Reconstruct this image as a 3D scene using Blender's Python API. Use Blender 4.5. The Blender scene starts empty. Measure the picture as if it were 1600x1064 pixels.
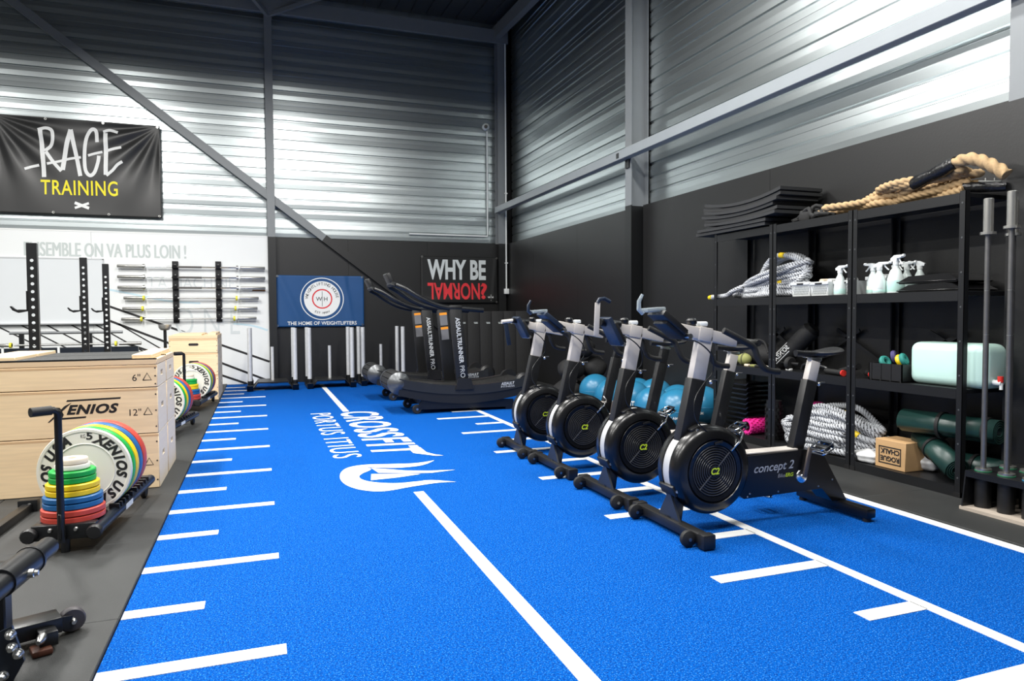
import bpy, bmesh, math, random
from mathutils import Vector, Matrix, Euler
R = math.radians
PI = math.pi
rnd = random.Random(7)
S = bpy.context.scene
C = S.collection

# ------------------------------------------------------------------ camera
H = 1.1547
F_PX, YAW, PITCH, ROLL = 1093.5, 0.3469, 0.0380, -0.0057
cam = bpy.data.cameras.new('camera'); cam.sensor_fit = 'HORIZONTAL'; cam.sensor_width = 36.0
cam.lens = F_PX / 1600 * 36; cam.clip_start = .05; cam.clip_end = 100
cam_o = bpy.data.objects.new('camera', cam); C.objects.link(cam_o)
fw = Vector((math.sin(YAW)*math.cos(PITCH), math.cos(YAW)*math.cos(PITCH), -math.sin(PITCH)))
rt = Vector((math.cos(YAW), -math.sin(YAW), 0)); up = rt.cross(fw)
rt2 = math.cos(ROLL)*rt + math.sin(ROLL)*up; up2 = -math.sin(ROLL)*rt + math.cos(ROLL)*up
mw = Matrix.Identity(4)
for i in range(3):
    mw[i][0] = rt2[i]; mw[i][1] = up2[i]; mw[i][2] = -fw[i]
mw[2][3] = H
cam_o.matrix_world = mw
S.camera = cam_o

# ------------------------------------------------------------------ world and exposure
w = bpy.data.worlds.new('hall'); S.world = w; w.use_nodes = True
bg = w.node_tree.nodes['Background']
bg.inputs[0].default_value = (0.93, 0.97, 1.0, 1); bg.inputs[1].default_value = 0.16
vs = S.view_settings
vs.view_transform = 'Standard'; vs.look = 'None'; vs.gamma = 1; vs.use_curve_mapping = False
vs.exposure = 0.35
LAMP_W = 122.0
LAMPS = [(-5.6, 2.5), (-5.6, 7.0), (-2.5, 1.6), (-2.5, 5.4), (-2.5, 8.2), (0.6, 1.6), (0.6, 5.4), (0.6, 7.6), (2.5, 1.6), (2.5, 4.9)]  # first two are extra lamps, added for more light on the left
LAMP_Z = 5.3

# ------------------------------------------------------------------ materials
MATS = {}
def M(name, col, rough=.5, metal=0.0, var=0.0, scale=20.0, bump=0.0, bscale=None, trans=0.0, emit=0.0, coat=0.0, stretch=None, spec=None):
    if name in MATS: return MATS[name]
    m = bpy.data.materials.new(name); m.use_nodes = True
    nt = m.node_tree; n = nt.nodes; p = n['Principled BSDF']
    p.inputs['Base Color'].default_value = (*col, 1); p.inputs['Roughness'].default_value = rough
    p.inputs['Metallic'].default_value = metal
    if spec is not None: p.inputs['Specular IOR Level'].default_value = spec
    if trans: p.inputs['Transmission Weight'].default_value = trans
    if coat: p.inputs['Coat Weight'].default_value = coat
    if emit:
        p.inputs['Emission Color'].default_value = (*col, 1); p.inputs['Emission Strength'].default_value = emit
    tc = n.new('ShaderNodeTexCoord'); mp = n.new('ShaderNodeMapping'); nt.links.new(tc.outputs['Object'], mp.inputs[0])
    if stretch: mp.inputs['Scale'].default_value = stretch
    nz = n.new('ShaderNodeTexNoise'); nz.inputs['Scale'].default_value = scale; nz.inputs['Detail'].default_value = 4
    nt.links.new(mp.outputs[0], nz.inputs['Vector'])
    mx = n.new('ShaderNodeMix'); mx.data_type = 'RGBA'
    v = max(var, .02)
    mx.inputs[6].default_value = (*[max(0, c*(1-v)) for c in col], 1)
    mx.inputs[7].default_value = (*[min(1, c*(1+v)) for c in col], 1)
    nt.links.new(nz.outputs['Fac'], mx.inputs[0]); nt.links.new(mx.outputs[2], p.inputs['Base Color'])
    if bump:
        nb = n.new('ShaderNodeTexNoise'); nb.inputs['Scale'].default_value = bscale or scale; nb.inputs['Detail'].default_value = 3
        nt.links.new(mp.outputs[0], nb.inputs['Vector'])
        bp = n.new('ShaderNodeBump'); bp.inputs['Strength'].default_value = bump; bp.inputs['Distance'].default_value = .01
        nt.links.new(nb.outputs['Fac'], bp.inputs['Height']); nt.links.new(bp.outputs[0], p.inputs['Normal'])
    MATS[name] = m
    return m

steel = M('cladding_steel', (.50, .545, .555), .30, .95, .06, 3, stretch=(.6, .6, 14))
colgrey = M('column_grey', (.20, .215, .225), .45, .1, .06, 6)
railgrey = M('rail_grey', (.27, .295, .31), .45, .1, .05, 6)
darkwall = M('panel_charcoal', (.0095, .0095, .0097), .42, 0, .12, 2.5, .05, 60)
blackcol = M('column_black_paint', (.005, .0055, .006), .45)
whitewall = M('panel_white', (.80, .82, .82), .45, 0, .02, 3)
board = M('whiteboard_face', (.72, .75, .77), .2, 0, .02, 3)
roofm = M('roof_deck', (.05, .055, .06), .5, .3)
concrete = M('concrete', (.12, .12, .12), .9, 0, .2, 8)
rubber = M('rubber_mat', (.022, .0235, .0235), .58, 0, .45, 2.6, .35, 350)
black = M('black_powdercoat', (.006, .0065, .0075), .36, .0, .1, 30)
blackgloss = M('black_gloss', (.004, .004, .0045), .28, 0, .05, 10)
blackmat = M('black_plastic', (.0075, .0075, .008), .46, 0, .1, 30)
blackrub = M('black_rubber', (.008, .008, .008), .65, 0, .1, 60, .15, 400)
foamblk = M('black_foam', (.022, .023, .024), .8, 0, .12, 40, .2, 300)
navymet = M('navy_steel', (.010, .015, .025), .35, .1)
shelfm = M('shelf_black', (.007, .0075, .0085), .40, .1, .06, 20)
chrome = M('chrome', (.80, .82, .84), .13, 1.0)
zinc = M('zinc', (.55, .55, .53), .28, 1.0, .06, 30)
barsteel = M('bar_steel', (.50, .49, .46), .3, .9, .1, 40)
aluminium = M('silver_paint', (.58, .54, .50), .40, .12)
white = M('white_paint', (.82, .83, .82), .5)
offwhite = M('white_plastic', (.80, .83, .82), .35)
greyband = M('band_mesh_grey', (.50, .50, .49), .5, .1, .12, 300)
plywood = M('birch_plywood', (.84, .63, .39), .5, 0, .22, 3.2, .03, 40, stretch=(1, 1, 16))
plyedge = M('plywood_edge', (.74, .54, .33), .55, 0, .22, 5, stretch=(1, 1, 60))
plyend = M('plywood_end', (.76, .65, .50), .55, 0, .08, 5, stretch=(1, 1, 10))
ink = M('black_print', (.012, .012, .013), .5)
greyink = M('grey_print', (.52, .57, .56), .6)
paleink = M('pale_grey_print', (.63, .67, .68), .6)
silverink = M('silver_print', (.55, .57, .58), .45)
lime = M('lime_print', (.62, .80, .03), .5)
yellowp = M('yellow_print', (.85, .72, .01), .5)
redp = M('red_print', (.72, .03, .04), .55)
orangep = M('orange_print', (.85, .30, .02), .5)
bluefab = M('navy_fabric', (.004, .062, .20), .6, 0, .08, 4)
blackfab = M('black_fabric', (.024, .024, .024), .42, 0, .10, 4)
blackfab2 = M('black_flag_fabric', (.006, .0065, .0065), .6, 0, .10, 4)
bagfab = M('bag_fabric', (.009, .009, .0095), .75, 0, .1, 12, .2, 40)
bump_white = M('plate_white', (.72, .70, .62), .42, 0, .03, 10)
bump_green = M('plate_green', (.010, .36, .055), .4)
bump_yellow = M('plate_yellow', (.80, .56, .01), .4)
bump_blue = M('plate_blue', (.012, .11, .30), .4)
bump_red = M('plate_red', (.50, .055, .035), .45)
ballm = M('ball_blue', (.018, .165, .30), .32, 0, .12, 5)
pink = M('pink_foam', (.78, .03, .30), .5)
greenmat = M('dark_green_vinyl', (.010, .040, .034), .36, 0, .1, 6)
jugm = M('jug_plastic', (.55, .78, .70), .35, 0, .05, 5)
bottlem = M('bottle_plastic', (.74, .82, .80), .35, 0, .03, 5)
liquidm = M('bottle_liquid', (.50, .74, .68), .3)
basketm = M('basket_grey', (.58, .60, .60), .5)
card = M('cardboard', (.52, .32, .15), .7, 0, .08, 12)
jute = M('jute_rope', (.46, .31, .16), .8, 0, .25, 60, .3, 200)
ropew = M('rope_white', (.50, .52, .55), .75, 0, .12, 80, .2, 200)
roped = M('rope_groove_shade', (.035, .035, .04), .8)  # shade painted as dark colour between the rope strands
bagw = M('white_plastic_bag', (.75, .76, .76), .4, 0, .05, 6, .4, 20)
olive = M('olive_fabric', (.26, .27, .09), .8, 0, .15, 20)
tealm = M('teal_fabric', (.02, .22, .19), .7)
tape = M('black_tape', (.010, .010, .011), .22, 0, .2, 30, .5, 60)
clear = M('smoked_clear_plastic', (.55, .62, .66), .15, 0, 0, 10, trans=.6)
bluegl = M('blue_plastic', (.008, .017, .038), .4)
plywoodbase = M('rack_plywood_base', (.42, .36, .30), .7, 0, .15, 15)
redpl = M('red_plastic', (.75, .04, .03), .4)
greenring = M('green_ring', (.02, .22, .10), .4)
bluering = M('blue_ring', (.02, .2, .4), .4)
brown = M('brown_print', (.25, .13, .06), .5)
skyink = M('sky_blue_print', (.55, .72, .80), .5)
brass = M('brass', (.70, .52, .22), .35, .9)

def turf_mat():
    m = bpy.data.materials.new('blue_turf'); m.use_nodes = True
    nt = m.node_tree; n = nt.nodes; p = n['Principled BSDF']; L = nt.links.new
    tc = n.new('ShaderNodeTexCoord')
    a = n.new('ShaderNodeTexNoise'); a.inputs['Scale'].default_value = 190; a.inputs['Detail'].default_value = 3
    b = n.new('ShaderNodeTexNoise'); b.inputs['Scale'].default_value = 110; b.inputs['Detail'].default_value = 5
    c = n.new('ShaderNodeTexNoise'); c.inputs['Scale'].default_value = 1.3
    for q in (a, b, c): L(tc.outputs['Object'], q.inputs['Vector'])
    r1 = n.new('ShaderNodeValToRGB'); e = r1.color_ramp.elements
    e[0].position = .30; e[0].color = (.000, .034, .22, 1); e[1].position = .66; e[1].color = (.000, .105, .47, 1)
    L(b.outputs['Fac'], r1.inputs[0])
    r2 = n.new('ShaderNodeValToRGB'); e = r2.color_ramp.elements
    e[0].position = .58; e[0].color = (0, 0, 0, 1); e[1].position = .66; e[1].color = (1, 1, 1, 1)
    L(a.outputs['Fac'], r2.inputs[0])
    mx = n.new('ShaderNodeMix'); mx.data_type = 'RGBA'; mx.inputs[7].default_value = (.06, .29, .78, 1)
    L(r2.outputs[0], mx.inputs[0]); L(r1.outputs[0], mx.inputs[6])
    L(mx.outputs[2], p.inputs['Base Color']); p.inputs['Roughness'].default_value = .85
    p.inputs['Specular IOR Level'].default_value = .05
    bp = n.new('ShaderNodeBump'); bp.inputs['Strength'].default_value = .7; bp.inputs['Distance'].default_value = .012
    L(a.outputs['Fac'], bp.inputs['Height']); L(bp.outputs[0], p.inputs['Normal'])
    return m
turfm = turf_mat()
linem = M('white_turf_fibre', (.80, .81, .80), .85, 0, .10, 260, .5, 260)

# ------------------------------------------------------------------ mesh helpers
class B:
    def __init__(s): s.bm = bmesh.new()
    def box(s, c, d, rot=None, bev=0, seg=2, mi=0):
        r = bmesh.ops.create_cube(s.bm, size=1.0)
        vs_ = r['verts']; c = Vector(c)
        m = Matrix.Translation(c) @ ((rot.to_matrix().to_4x4() if isinstance(rot, Euler) else rot.to_4x4()) if rot is not None else Matrix.Identity(4)) @ Matrix.Diagonal((*d, 1))
        bmesh.ops.transform(s.bm, matrix=m, verts=vs_)
        fs = set(f for v in vs_ for f in v.link_faces)
        for f in fs: f.material_index = mi
        if bev:
            es = list(set(e for v in vs_ for e in v.link_edges))
            bmesh.ops.bevel(s.bm, geom=es, offset=bev, segments=seg, affect='EDGES', profile=.5)
        return s
    def bb(s, x0, y0, z0, x1, y1, z1, bev=0, seg=2):
        return s.box(((x0+x1)/2, (y0+y1)/2, (z0+z1)/2), (abs(x1-x0), abs(y1-y0), abs(z1-z0)), None, bev, seg)
    def bar(s, p0, p1, wy, wz, bev=0, side=None):
        # box from p0 to p1; wy = width along 'side' direction (default horizontal perpendicular), wz = other
        p0 = Vector(p0); p1 = Vector(p1); d = p1-p0; L = d.length; x = d.normalized()
        if side is None:
            y = Vector((0, 0, 1)).cross(x)
            if y.length < 1e-4: y = Vector((0, 1, 0))
        else: y = Vector(side)
        y = (y - x*y.dot(x)).normalized(); z = x.cross(y)
        m = Matrix((x, y, z)).transposed()
        return s.box((p0+p1)/2, (L, wy, wz), m, bev)
    def ring_faces(s, rings, closed_u=True, cap=True, mi=None):
        bm = s.bm; V = [[bm.verts.new(p) for p in r] for r in rings]; n = len(V[0])
        for i in range(len(V)-1):
            for j in range(n if closed_u else n-1):
                k = (j+1) % n
                try:
                    f = bm.faces.new((V[i][j], V[i][k], V[i+1][k], V[i+1][j]))
                    if mi: f.material_index = mi(i, j)
                except ValueError: pass
        if cap and closed_u:
            for r in (list(reversed(V[0])), V[-1]):
                try: bm.faces.new(r)
                except ValueError: pass
        return V
    def cyl(s, p0, p1, r0, r1=None, n=16, cap=True):
        return s.tube([p0, p1], [r0, r0 if r1 is None else r1], n, cap)
    def frames(s, pts):
        ts = []
        for i in range(len(pts)):
            a = pts[max(0, i-1)]; b = pts[min(len(pts)-1, i+1)]; d = b-a
            ts.append(d.normalized() if d.length > 1e-9 else (ts[-1] if ts else Vector((0, 0, 1))))
        u = ts[0].orthogonal().normalized(); fr = []
        for t in ts:
            u = u - t*u.dot(t)
            u = u.normalized() if u.length > 1e-6 else t.orthogonal().normalized()
            fr.append((u, t.cross(u)))
        return fr
    def tube(s, pts, r, n=10, cap=True, smooth=0):
        pts = [Vector(p) for p in pts]
        if smooth: pts = catmull(pts, smooth)
        rs = r if isinstance(r, (list, tuple)) else [r]*len(pts)
        if len(rs) != len(pts):
            rs = [rs[min(len(rs)-1, int(round(i/(len(pts)-1)*(len(rs)-1))))] for i in range(len(pts))]
        fr = s.frames(pts)
        rings = [[p + (u*math.cos(2*PI*j/n) + v*math.sin(2*PI*j/n))*rr for j in range(n)] for p, rr, (u, v) in zip(pts, rs, fr)]
        s.ring_faces(rings, True, cap); return s
    def rope(s, pts, r, turns, n=16, strands=4):
        # three-strand laid rope with real lobes; material slot 1 paints shade into every groove
        pts = [Vector(p) for p in pts]; fr = s.frames(pts); L = 0; rings = []; ph = []
        for i, p in enumerate(pts):
            if i: L += (p-pts[i-1]).length
            a0 = turns*L*2*PI; u, v = fr[i]; ph.append(a0)
            rings.append([p + (u*math.cos(2*PI*j/n) + v*math.sin(2*PI*j/n))*r*((.80+.27*abs(math.cos(strands/2*(2*PI*j/n-a0)))**.7) if strands == 4 else (.68+.42*abs(math.cos(strands/2*(2*PI*j/n-a0)))**.8)) for j in range(n)])
        def mi(i, j):
            t = ((2*PI*(j+.5)/n-ph[i]) % (2*PI/strands))/(2*PI/strands)
            return 1 if .36 < t < .64 else 0
        s.ring_faces(rings, True, True, mi); return s
    def lathe(s, prof, c=(0, 0, 0), axis='z', n=24, cap=True):
        c = Vector(c); rings = []
        for r, h in prof:
            r = max(r, 1e-4); ring = []
            for j in range(n):
                a = 2*PI*j/n; x, y = r*math.cos(a), r*math.sin(a)
                ring.append(c + (Vector((x, y, h)) if axis == 'z' else Vector((x, h, -y)) if axis == 'y' else Vector((h, x, y))))
            rings.append(ring)
        s.ring_faces(rings, True, cap); return s
    def torus(s, c, R_, r, axis='z', n=24, m=8):
        prof = [(R_+r*math.cos(2*PI*k/m), r*math.sin(2*PI*k/m)) for k in range(m+1)]
        s.lathe(prof, c, axis, n, False); return s
    def prism(s, poly, axis, a0, a1):
        def P3(p, a): return (a, p[0], p[1]) if axis == 'x' else (p[0], a, p[1]) if axis == 'y' else (p[0], p[1], a)
        bm = s.bm; lo = [bm.verts.new(P3(p, a0)) for p in poly]; hi = [bm.verts.new(P3(p, a1)) for p in poly]
        n = len(poly)
        for i in range(n): bm.faces.new((lo[i], lo[(i+1) % n], hi[(i+1) % n], hi[i]))
        bm.faces.new(list(reversed(lo))); bm.faces.new(hi); return s
    def ball(s, c, r, u=24, v=14, sc=(1, 1, 1), rot=None):
        m = Matrix.Translation(Vector(c)) @ (rot.to_matrix().to_4x4() if rot else Matrix.Identity(4)) @ Matrix.Diagonal((*sc, 1))
        bmesh.ops.create_uvsphere(s.bm, u_segments=u, v_segments=v, radius=r, matrix=m); return s
    def poly(s, pts, fn):
        # flat filled polygon (may be concave) mapped by fn
        vs_ = [s.bm.verts.new(fn(*p)) for p in pts]
        f = s.bm.faces.new(vs_)
        return s
    def grid(s, nx, ny, fn):
        V = [[s.bm.verts.new(fn(i/nx, j/ny)) for i in range(nx+1)] for j in range(ny+1)]
        for j in range(ny):
            for i in range(nx): s.bm.faces.new((V[j][i], V[j][i+1], V[j+1][i+1], V[j+1][i]))
        return s
    def flat(s, mesh2d, fn):
        vs2, fs = mesh2d
        V = [s.bm.verts.new(fn(x, y)) for x, y in vs2]
        for f in fs:
            try: s.bm.faces.new([V[i] for i in f])
            except ValueError: pass
        return s
    def mesh(s, name, sharp=38, tri=False):
        bm = s.bm
        bmesh.ops.recalc_face_normals(bm, faces=bm.faces)
        big = [f for f in bm.faces if len(f.verts) > 8]
        if big and tri: bmesh.ops.triangulate(bm, faces=big)
        lim = R(sharp)
        for f in bm.faces: f.smooth = True
        for e in bm.edges:
            if len(e.link_faces) == 2 and e.calc_face_angle(0) > lim: e.smooth = False
        me = bpy.data.meshes.new(name); bm.to_mesh(me); bm.free(); return me

def catmull(P, k):
    out = []; P = [Vector(p) for p in P]
    for i in range(len(P)-1):
        p0 = P[max(0, i-1)]; p1 = P[i]; p2 = P[i+1]; p3 = P[min(len(P)-1, i+2)]
        for j in range(k):
            t = j/k
            out.append(.5*((2*p1)+(p2-p0)*t+(2*p0-5*p1+4*p2-p3)*t*t+(3*p1-p0-3*p2+p3)*t**3))
    out.append(P[-1]); return out
def resample(P, step):
    out = [P[0]]; acc = 0
    for a, b in zip(P, P[1:]):
        d = (b-a).length
        while acc + d >= step and d > 0:
            t = (step-acc)/d; a = a.lerp(b, t); out.append(a.copy()); d = (b-a).length; acc = 0
        acc += d
    return out

def O(name, me, mat, parent=None, loc=None, rot=None):
    o = bpy.data.objects.new(name, me); C.objects.link(o)
    if me is not None and mat is not None and len(me.materials) == 0:
        for m in (mat if isinstance(mat, (list, tuple)) else [mat]): me.materials.append(m)
    if parent: o.parent = parent
    if loc is not None: o.location = loc
    if rot is not None: o.rotation_euler = rot
    return o
def P(name, b, mat, parent, loc=None, rot=None, label=None, sharp=38, tri=False):
    o = O(name, b.mesh(name, sharp, tri), mat, parent, loc, rot)
    if label: o['label'] = label
    return o
def tag(o, label, cat, group=None):
    o['label'] = label; o['category'] = cat
    if group: o['group'] = group
    return o
def thing(name, label, cat, loc=(0, 0, 0), rz=0, group=None):
    o = bpy.data.objects.new(name, None); C.objects.link(o); o.empty_display_size = .1
    o.location = loc; o.rotation_euler = (0, 0, rz); return tag(o, label, cat, group)
def struct(o): o['kind'] = 'structure'; return o
def dup(root, loc, rz=None, label=None, group=None):
    kids = {}
    for o in C.objects:
        if o.parent: kids.setdefault(o.parent, []).append(o)
    def cp(o, par):
        c = o.copy(); C.objects.link(c); c.parent = par
        for k in kids.get(o, []): cp(k, c)
        return c
    r = cp(root, None); r.location = loc
    if rz is not None: r.rotation_euler = (0, 0, rz)
    if label: r['label'] = label
    if group: r['group'] = group
    return r

TCACHE = {}
def T(s, size=1.0, bold=0.0, xs=1.0, shear=0.0, spacing=1.0):
    """flat lettering from Blender's built-in font -> (verts2d, faces), starting at x=0, baseline y=0"""
    k = (s, size, bold, xs, shear, spacing)
    if k in TCACHE: return TCACHE[k]
    cu = bpy.data.curves.new('t', 'FONT'); cu.body = s; cu.size = size; cu.offset = bold*size; cu.shear = shear
    cu.space_character = spacing; cu.resolution_u = 4; cu.fill_mode = 'FRONT'
    ob = bpy.data.objects.new('t', cu); C.objects.link(ob)
    dg = bpy.context.evaluated_depsgraph_get(); dg.update()
    me = bpy.data.meshes.new_from_object(ob.evaluated_get(dg))
    vs_ = [(v.co.x, v.co.y) for v in me.vertices]; fs = [tuple(p.vertices) for p in me.polygons]
    bpy.data.objects.remove(ob); bpy.data.curves.remove(cu); bpy.data.meshes.remove(me)
    if vs_:
        x0 = min(v[0] for v in vs_); vs_ = [((x-x0)*xs, y) for x, y in vs_]
    TCACHE[k] = (vs_, fs); return TCACHE[k]
def tw(t): return max(v[0] for v in t[0]) if t[0] else 0
def fit(t, W, Hh):
    """scale lettering to width W and height Hh, origin lower left"""
    xs = [v[0] for v in t[0]]; ys = [v[1] for v in t[0]]
    a, b_, c, d = min(xs), max(xs), min(ys), max(ys)
    return ([((x-a)/(b_-a)*W, (y-c)/(d-c)*Hh) for x, y in t[0]], t[1])
def stroke(pts, wd):
    """thick open polyline as 2-d quads (verts, faces)"""
    V = []; Fc = []
    n = len(pts)
    for i, (x, y) in enumerate(pts):
        a = pts[max(0, i-1)]; b_ = pts[min(n-1, i+1)]; dx, dy = b_[0]-a[0], b_[1]-a[1]; l = math.hypot(dx, dy) or 1
        w_ = wd if not isinstance(wd, (list, tuple)) else wd[i]
        V += [(x-dy/l*w_/2, y+dx/l*w_/2), (x+dy/l*w_/2, y-dx/l*w_/2)]
    for i in range(n-1): Fc.append((2*i, 2*i+1, 2*i+3, 2*i+2))
    return V, Fc
def disc2(cx, cy, r0, r1, n=40):
    V = []; Fc = []
    for j in range(n):
        a = 2*PI*j/n; V += [(cx+r0*math.cos(a), cy+r0*math.sin(a)), (cx+r1*math.cos(a), cy+r1*math.sin(a))]
    for j in range(n):
        k = (j+1) % n; Fc.append((2*j, 2*j+1, 2*k+1, 2*k))
    if r0 == 0:
        V = [(cx+r1*math.cos(2*PI*j/n), cy+r1*math.sin(2*PI*j/n)) for j in range(n)]; Fc = [tuple(range(n))]
    return V, Fc
def arc_text(b, s, r, a_start, a_end, size, fn, bold=0, xs=1, shear=0, inward=False):
    """letters along an arc; angles in degrees measured counter-clockwise; letters upright outward (or inward)"""
    n = len(s)
    for i, ch in enumerate(s):
        if ch == ' ': continue
        a = R(a_start + (a_end-a_start)*(i/(n-1) if n > 1 else .5))
        t = T(ch, size, bold, xs, shear); wd = tw(t)
        ca, sa = math.cos(a), math.sin(a)
        def mp(x, y):
            x -= wd/2
            if inward: rr, tx = r-y, x;  return fn(rr*ca - tx*sa, rr*sa + tx*ca)
            rr, tx = r+y, -x
            return fn(rr*ca - tx*sa, rr*sa + tx*ca)
        b.flat(t, mp)

# ================================================================== THE SETTING
XW, YW, ZP = 4.45, 12.60, 2.475
X0 = -6.5; Y0 = -2.0; ZR = 6.55
fl = struct(P('floor', B().bb(X0, Y0, -.08, 4.7, 12.8, -.012), concrete, None))
# rubber mats beside the turf: one tile each
matme = B().bb(0, 0, -.012, .996, .996, .012, .004, 1).mesh('rubber_mat')
matme.materials.append(rubber)
for j in range(15):
    for i in range(6):
        x = -.518-.996-i*1.0
        O('rubber_mat', matme, None, fl, (x, Y0-.02+j*.995, 0))
matme2 = B().bb(0, 0, -.012, .95, .996, .012, .004, 1).mesh('rubber_mat'); matme2.materials.append(rubber)
for j in range(15): O('rubber_mat', matme2, None, fl, (3.487, Y0+.32+j*.995, 0))

# ---- turf with woven white markings
turf = struct(P('floor_turf', B().bb(-.515, Y0, -.011, 3.483, 12.56, 0), turfm, None))
def mark(x0, y0, x1, y1): return P('line_marking', B().bb(x0, y0, -.002, x1, y1, .0025), linem, turf)
for k in range(-8, 20):
    y = 2.505+.5*k
    if y > 12.4: break
    ln = .583 if k % 2 == 0 else .29
    mark(-.513, y-.038, -.513+ln, y+.04)
    if -8 < k < 12: mark(2.415-ln+.003, y-.038, 2.42, y+.04)
mark(.925, Y0, .99, 4.455); mark(.925, 8.50, .995, 12.0)
mark(2.415, Y0, 2.475, 8.6); mark(3.41, Y0, 3.483, 12.5)
def floorz(z): return lambda x, y: Vector((x, y, z))
# CROSSFIT reads from far to near, letter tops towards +x
def down(t, xb, ytop, W, Hh):
    t = fit(t, W, Hh)
    return t, (lambda u, v: Vector((xb+v, ytop-u, .0022)))
b = B(); t, fn = down(T('CROSSFIT', 1, .022, 1, .12, 1.10), .868, 8.43, 2.72, .43); b.flat(t, fn)
b.poly([(1.298, 5.95), (1.30, 5.715), (1.345, 5.60), (1.40, 5.53), (1.335, 5.545), (1.24, 5.66), (1.19, 5.72), (1.19, 5.95)], floorz(.0028))
P('lettering', b, linem, turf, tri=True)
b = B(); t, fn = down(T('PORTUS ITIUS', 1, 0.0, 1, 0, 1.15), .545, 8.45, 2.72, .23); b.flat(t, fn)
P('lettering', b, linem, turf, tri=True)
def cv(pts, k=6): return [(p.x, p.y) for p in catmull([Vector((*p, 0)) for p in pts], k)]
b = B()
out1 = cv([(.735, 5.32), (.77, 5.255), (.745, 5.19), (.69, 5.12), (.652, 5.02), (.672, 4.90), (.75, 4.80), (.87, 4.735), (1.0, 4.735), (1.112, 4.735), (1.26, 4.624)])
out2 = cv([(1.26, 4.624), (1.135, 4.645), (.947, 4.605), (.754, 4.55), (.622, 4.628), (.54, 4.80), (.519, 5.02), (.555, 5.24), (.63, 5.37), (.76, 5.41), (.932, 5.366), (1.12, 5.326), (1.285, 5.375)])
out3 = cv([(1.285, 5.375), (1.20, 5.27), (1.10, 5.215), (.95, 5.215), (.84, 5.265), (.735, 5.32)])
b.poly(out1[:-1]+out2[:-1]+out3[:-1], floorz(.0022))
b.poly([(.775, 5.275), (.86, 5.215), (1.0, 5.10), (1.16, 5.03), (1.35, 4.99), (1.16, 4.955), (1.0, 5.00), (.80, 5.095)], floorz(.0022))
b.poly([(.745, 5.075), (.90, 5.02), (1.08, 4.945), (.90, 4.90), (.715, 4.885)], floorz(.0022))
P('ship_emblem', b, linem, turf, tri=True)

# ---- walls: steel tray cladding above painted panels
def tray(L, axis):
    prof = [(0, -.022), (.010, -.022), (.020, 0), (.085, .004), (.0862, .0005), (.152, 0), (.162, -.015), (.174, -.015), (.184, .001), (.262, -.002), (.2635, .002), (.322, .001),
            (.332, -.015), (.344, -.015), (.354, 0), (.430, .004), (.4315, 0), (.480, -.001), (.490, -.022), (.4995, -.022)]
    b = B()
    rows = []
    for h, d in prof:
        rows.append([(0, -d, h), (L, -d, h)] if axis == 'x' else [(-d, 0, h), (-d, L, h)])
    b.ring_faces(rows, False, False)
    return b.mesh('cladding_tray', 1.0)
wb = struct(P('wall_back', B().bb(X0, YW+.14, 0, 4.7, YW+.2, 7.0), blackcol, None))
wr = struct(P('wall_right', B().bb(XW+.14, Y0, 0, XW+.2, YW+.2, 7.0), blackcol, None))
def clad(parent, axis, a0, a1, base):
    me = tray(a1-a0, axis); me.materials.append(steel)
    for k in range(9):
        z = ZP+k*.5
        O('cladding_tray', me, None, parent, (a0, base, z) if axis == 'x' else (base, a0, z))
clad(wb, 'x', X0, .17, YW+.10); clad(wb, 'x', .28, XW-.02, YW+.10)
clad(wr, 'y', 7.72, YW-.05, XW+.10); clad(wr, 'y', 3.0, 7.57, XW+.10); clad(wr, 'y', Y0, 2.9, XW+.10)
# panels (sheets with joints)
for x0, x1 in ((X0, -4.9), (-4.897, -2.45), (-2.447, .170)):
    P('white_panel', B().bb(x0, YW, 0, x1, YW+.09, ZP), whitewall, wb)
for x0, x1 in ((.285, 1.5), (1.503, 2.92), (2.923, XW)):
    P('charcoal_panel', B().bb(x0, YW, 0, x1, YW+.09, ZP), darkwall, wb)
for y0, y1 in ((11.2, YW), (9.45, 11.197), (7.72, 9.447), (5.3, 7.56), (3.0, 5.297), (.9, 2.86), (Y0, .897)):
    P('charcoal_panel', B().bb(XW, y0, 0, XW+.09, y1, ZP), darkwall, wr)
P('panel_trim', B().bb(X0, YW-.004, ZP, .165, YW+.1, ZP+.02), white, wb)
# lettering and stripes on the white panels
wl = lambda z0, x0: (lambda u, v: Vector((x0+u, YW-.003, z0+v)))
b = B()
for q, dx in enumerate((-.007, -.0025, .0025, .007)): b.flat(fit(T('ENSEMBLE ON VA PLUS LOIN !', 1, 0.0), 2.24, .215), lambda u, v: Vector((-3.34+u+dx, YW-.002-.0004*q, 2.085+v)))
P('lettering', b, greyink, wb)
b = B(); b.flat(fit(T('LA MACHINE', 1, -.004), 1.25, .19), wl(1.60, -1.62)); b.flat(fit(T('O N E', 1, -.006), .98, .45), wl(.84, -1.28))
P('lettering', b, paleink, wb)
b = B()
def stripe(x0, z0, x1, z1, wd=.035): b.flat(stroke([(x0, z0), (x1, z1)], wd), lambda x, z: Vector((x, YW-.0025, z)))
stripe(-2.31, 1.345, .16, .365); stripe(-2.24, 1.09, .16, .03); stripe(-3.9, 1.035, -2.25, 1.03, .03); stripe(-2.0, .72, -.2, 0.0)
for i in range(6): stripe(-3.75+i*.33, 1.03, -3.75+i*.33+1.25, .28-i*.02, .02)
P('black_stripes', b, ink, wb)
b = B(); b.flat(stroke(cv([(-2.35, 1.60), (-1.95, 1.52), (-1.4, 1.40), (-.9, 1.36)]), .03), lambda x, z: Vector((x, YW-.002, z)))
b.flat(stroke(cv([(-.4, 1.02), (-.1, .98), (.14, .90)]), .03), lambda x, z: Vector((x, YW-.002, z)))
P('painted_swoosh', b, skyink, wb)
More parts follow.
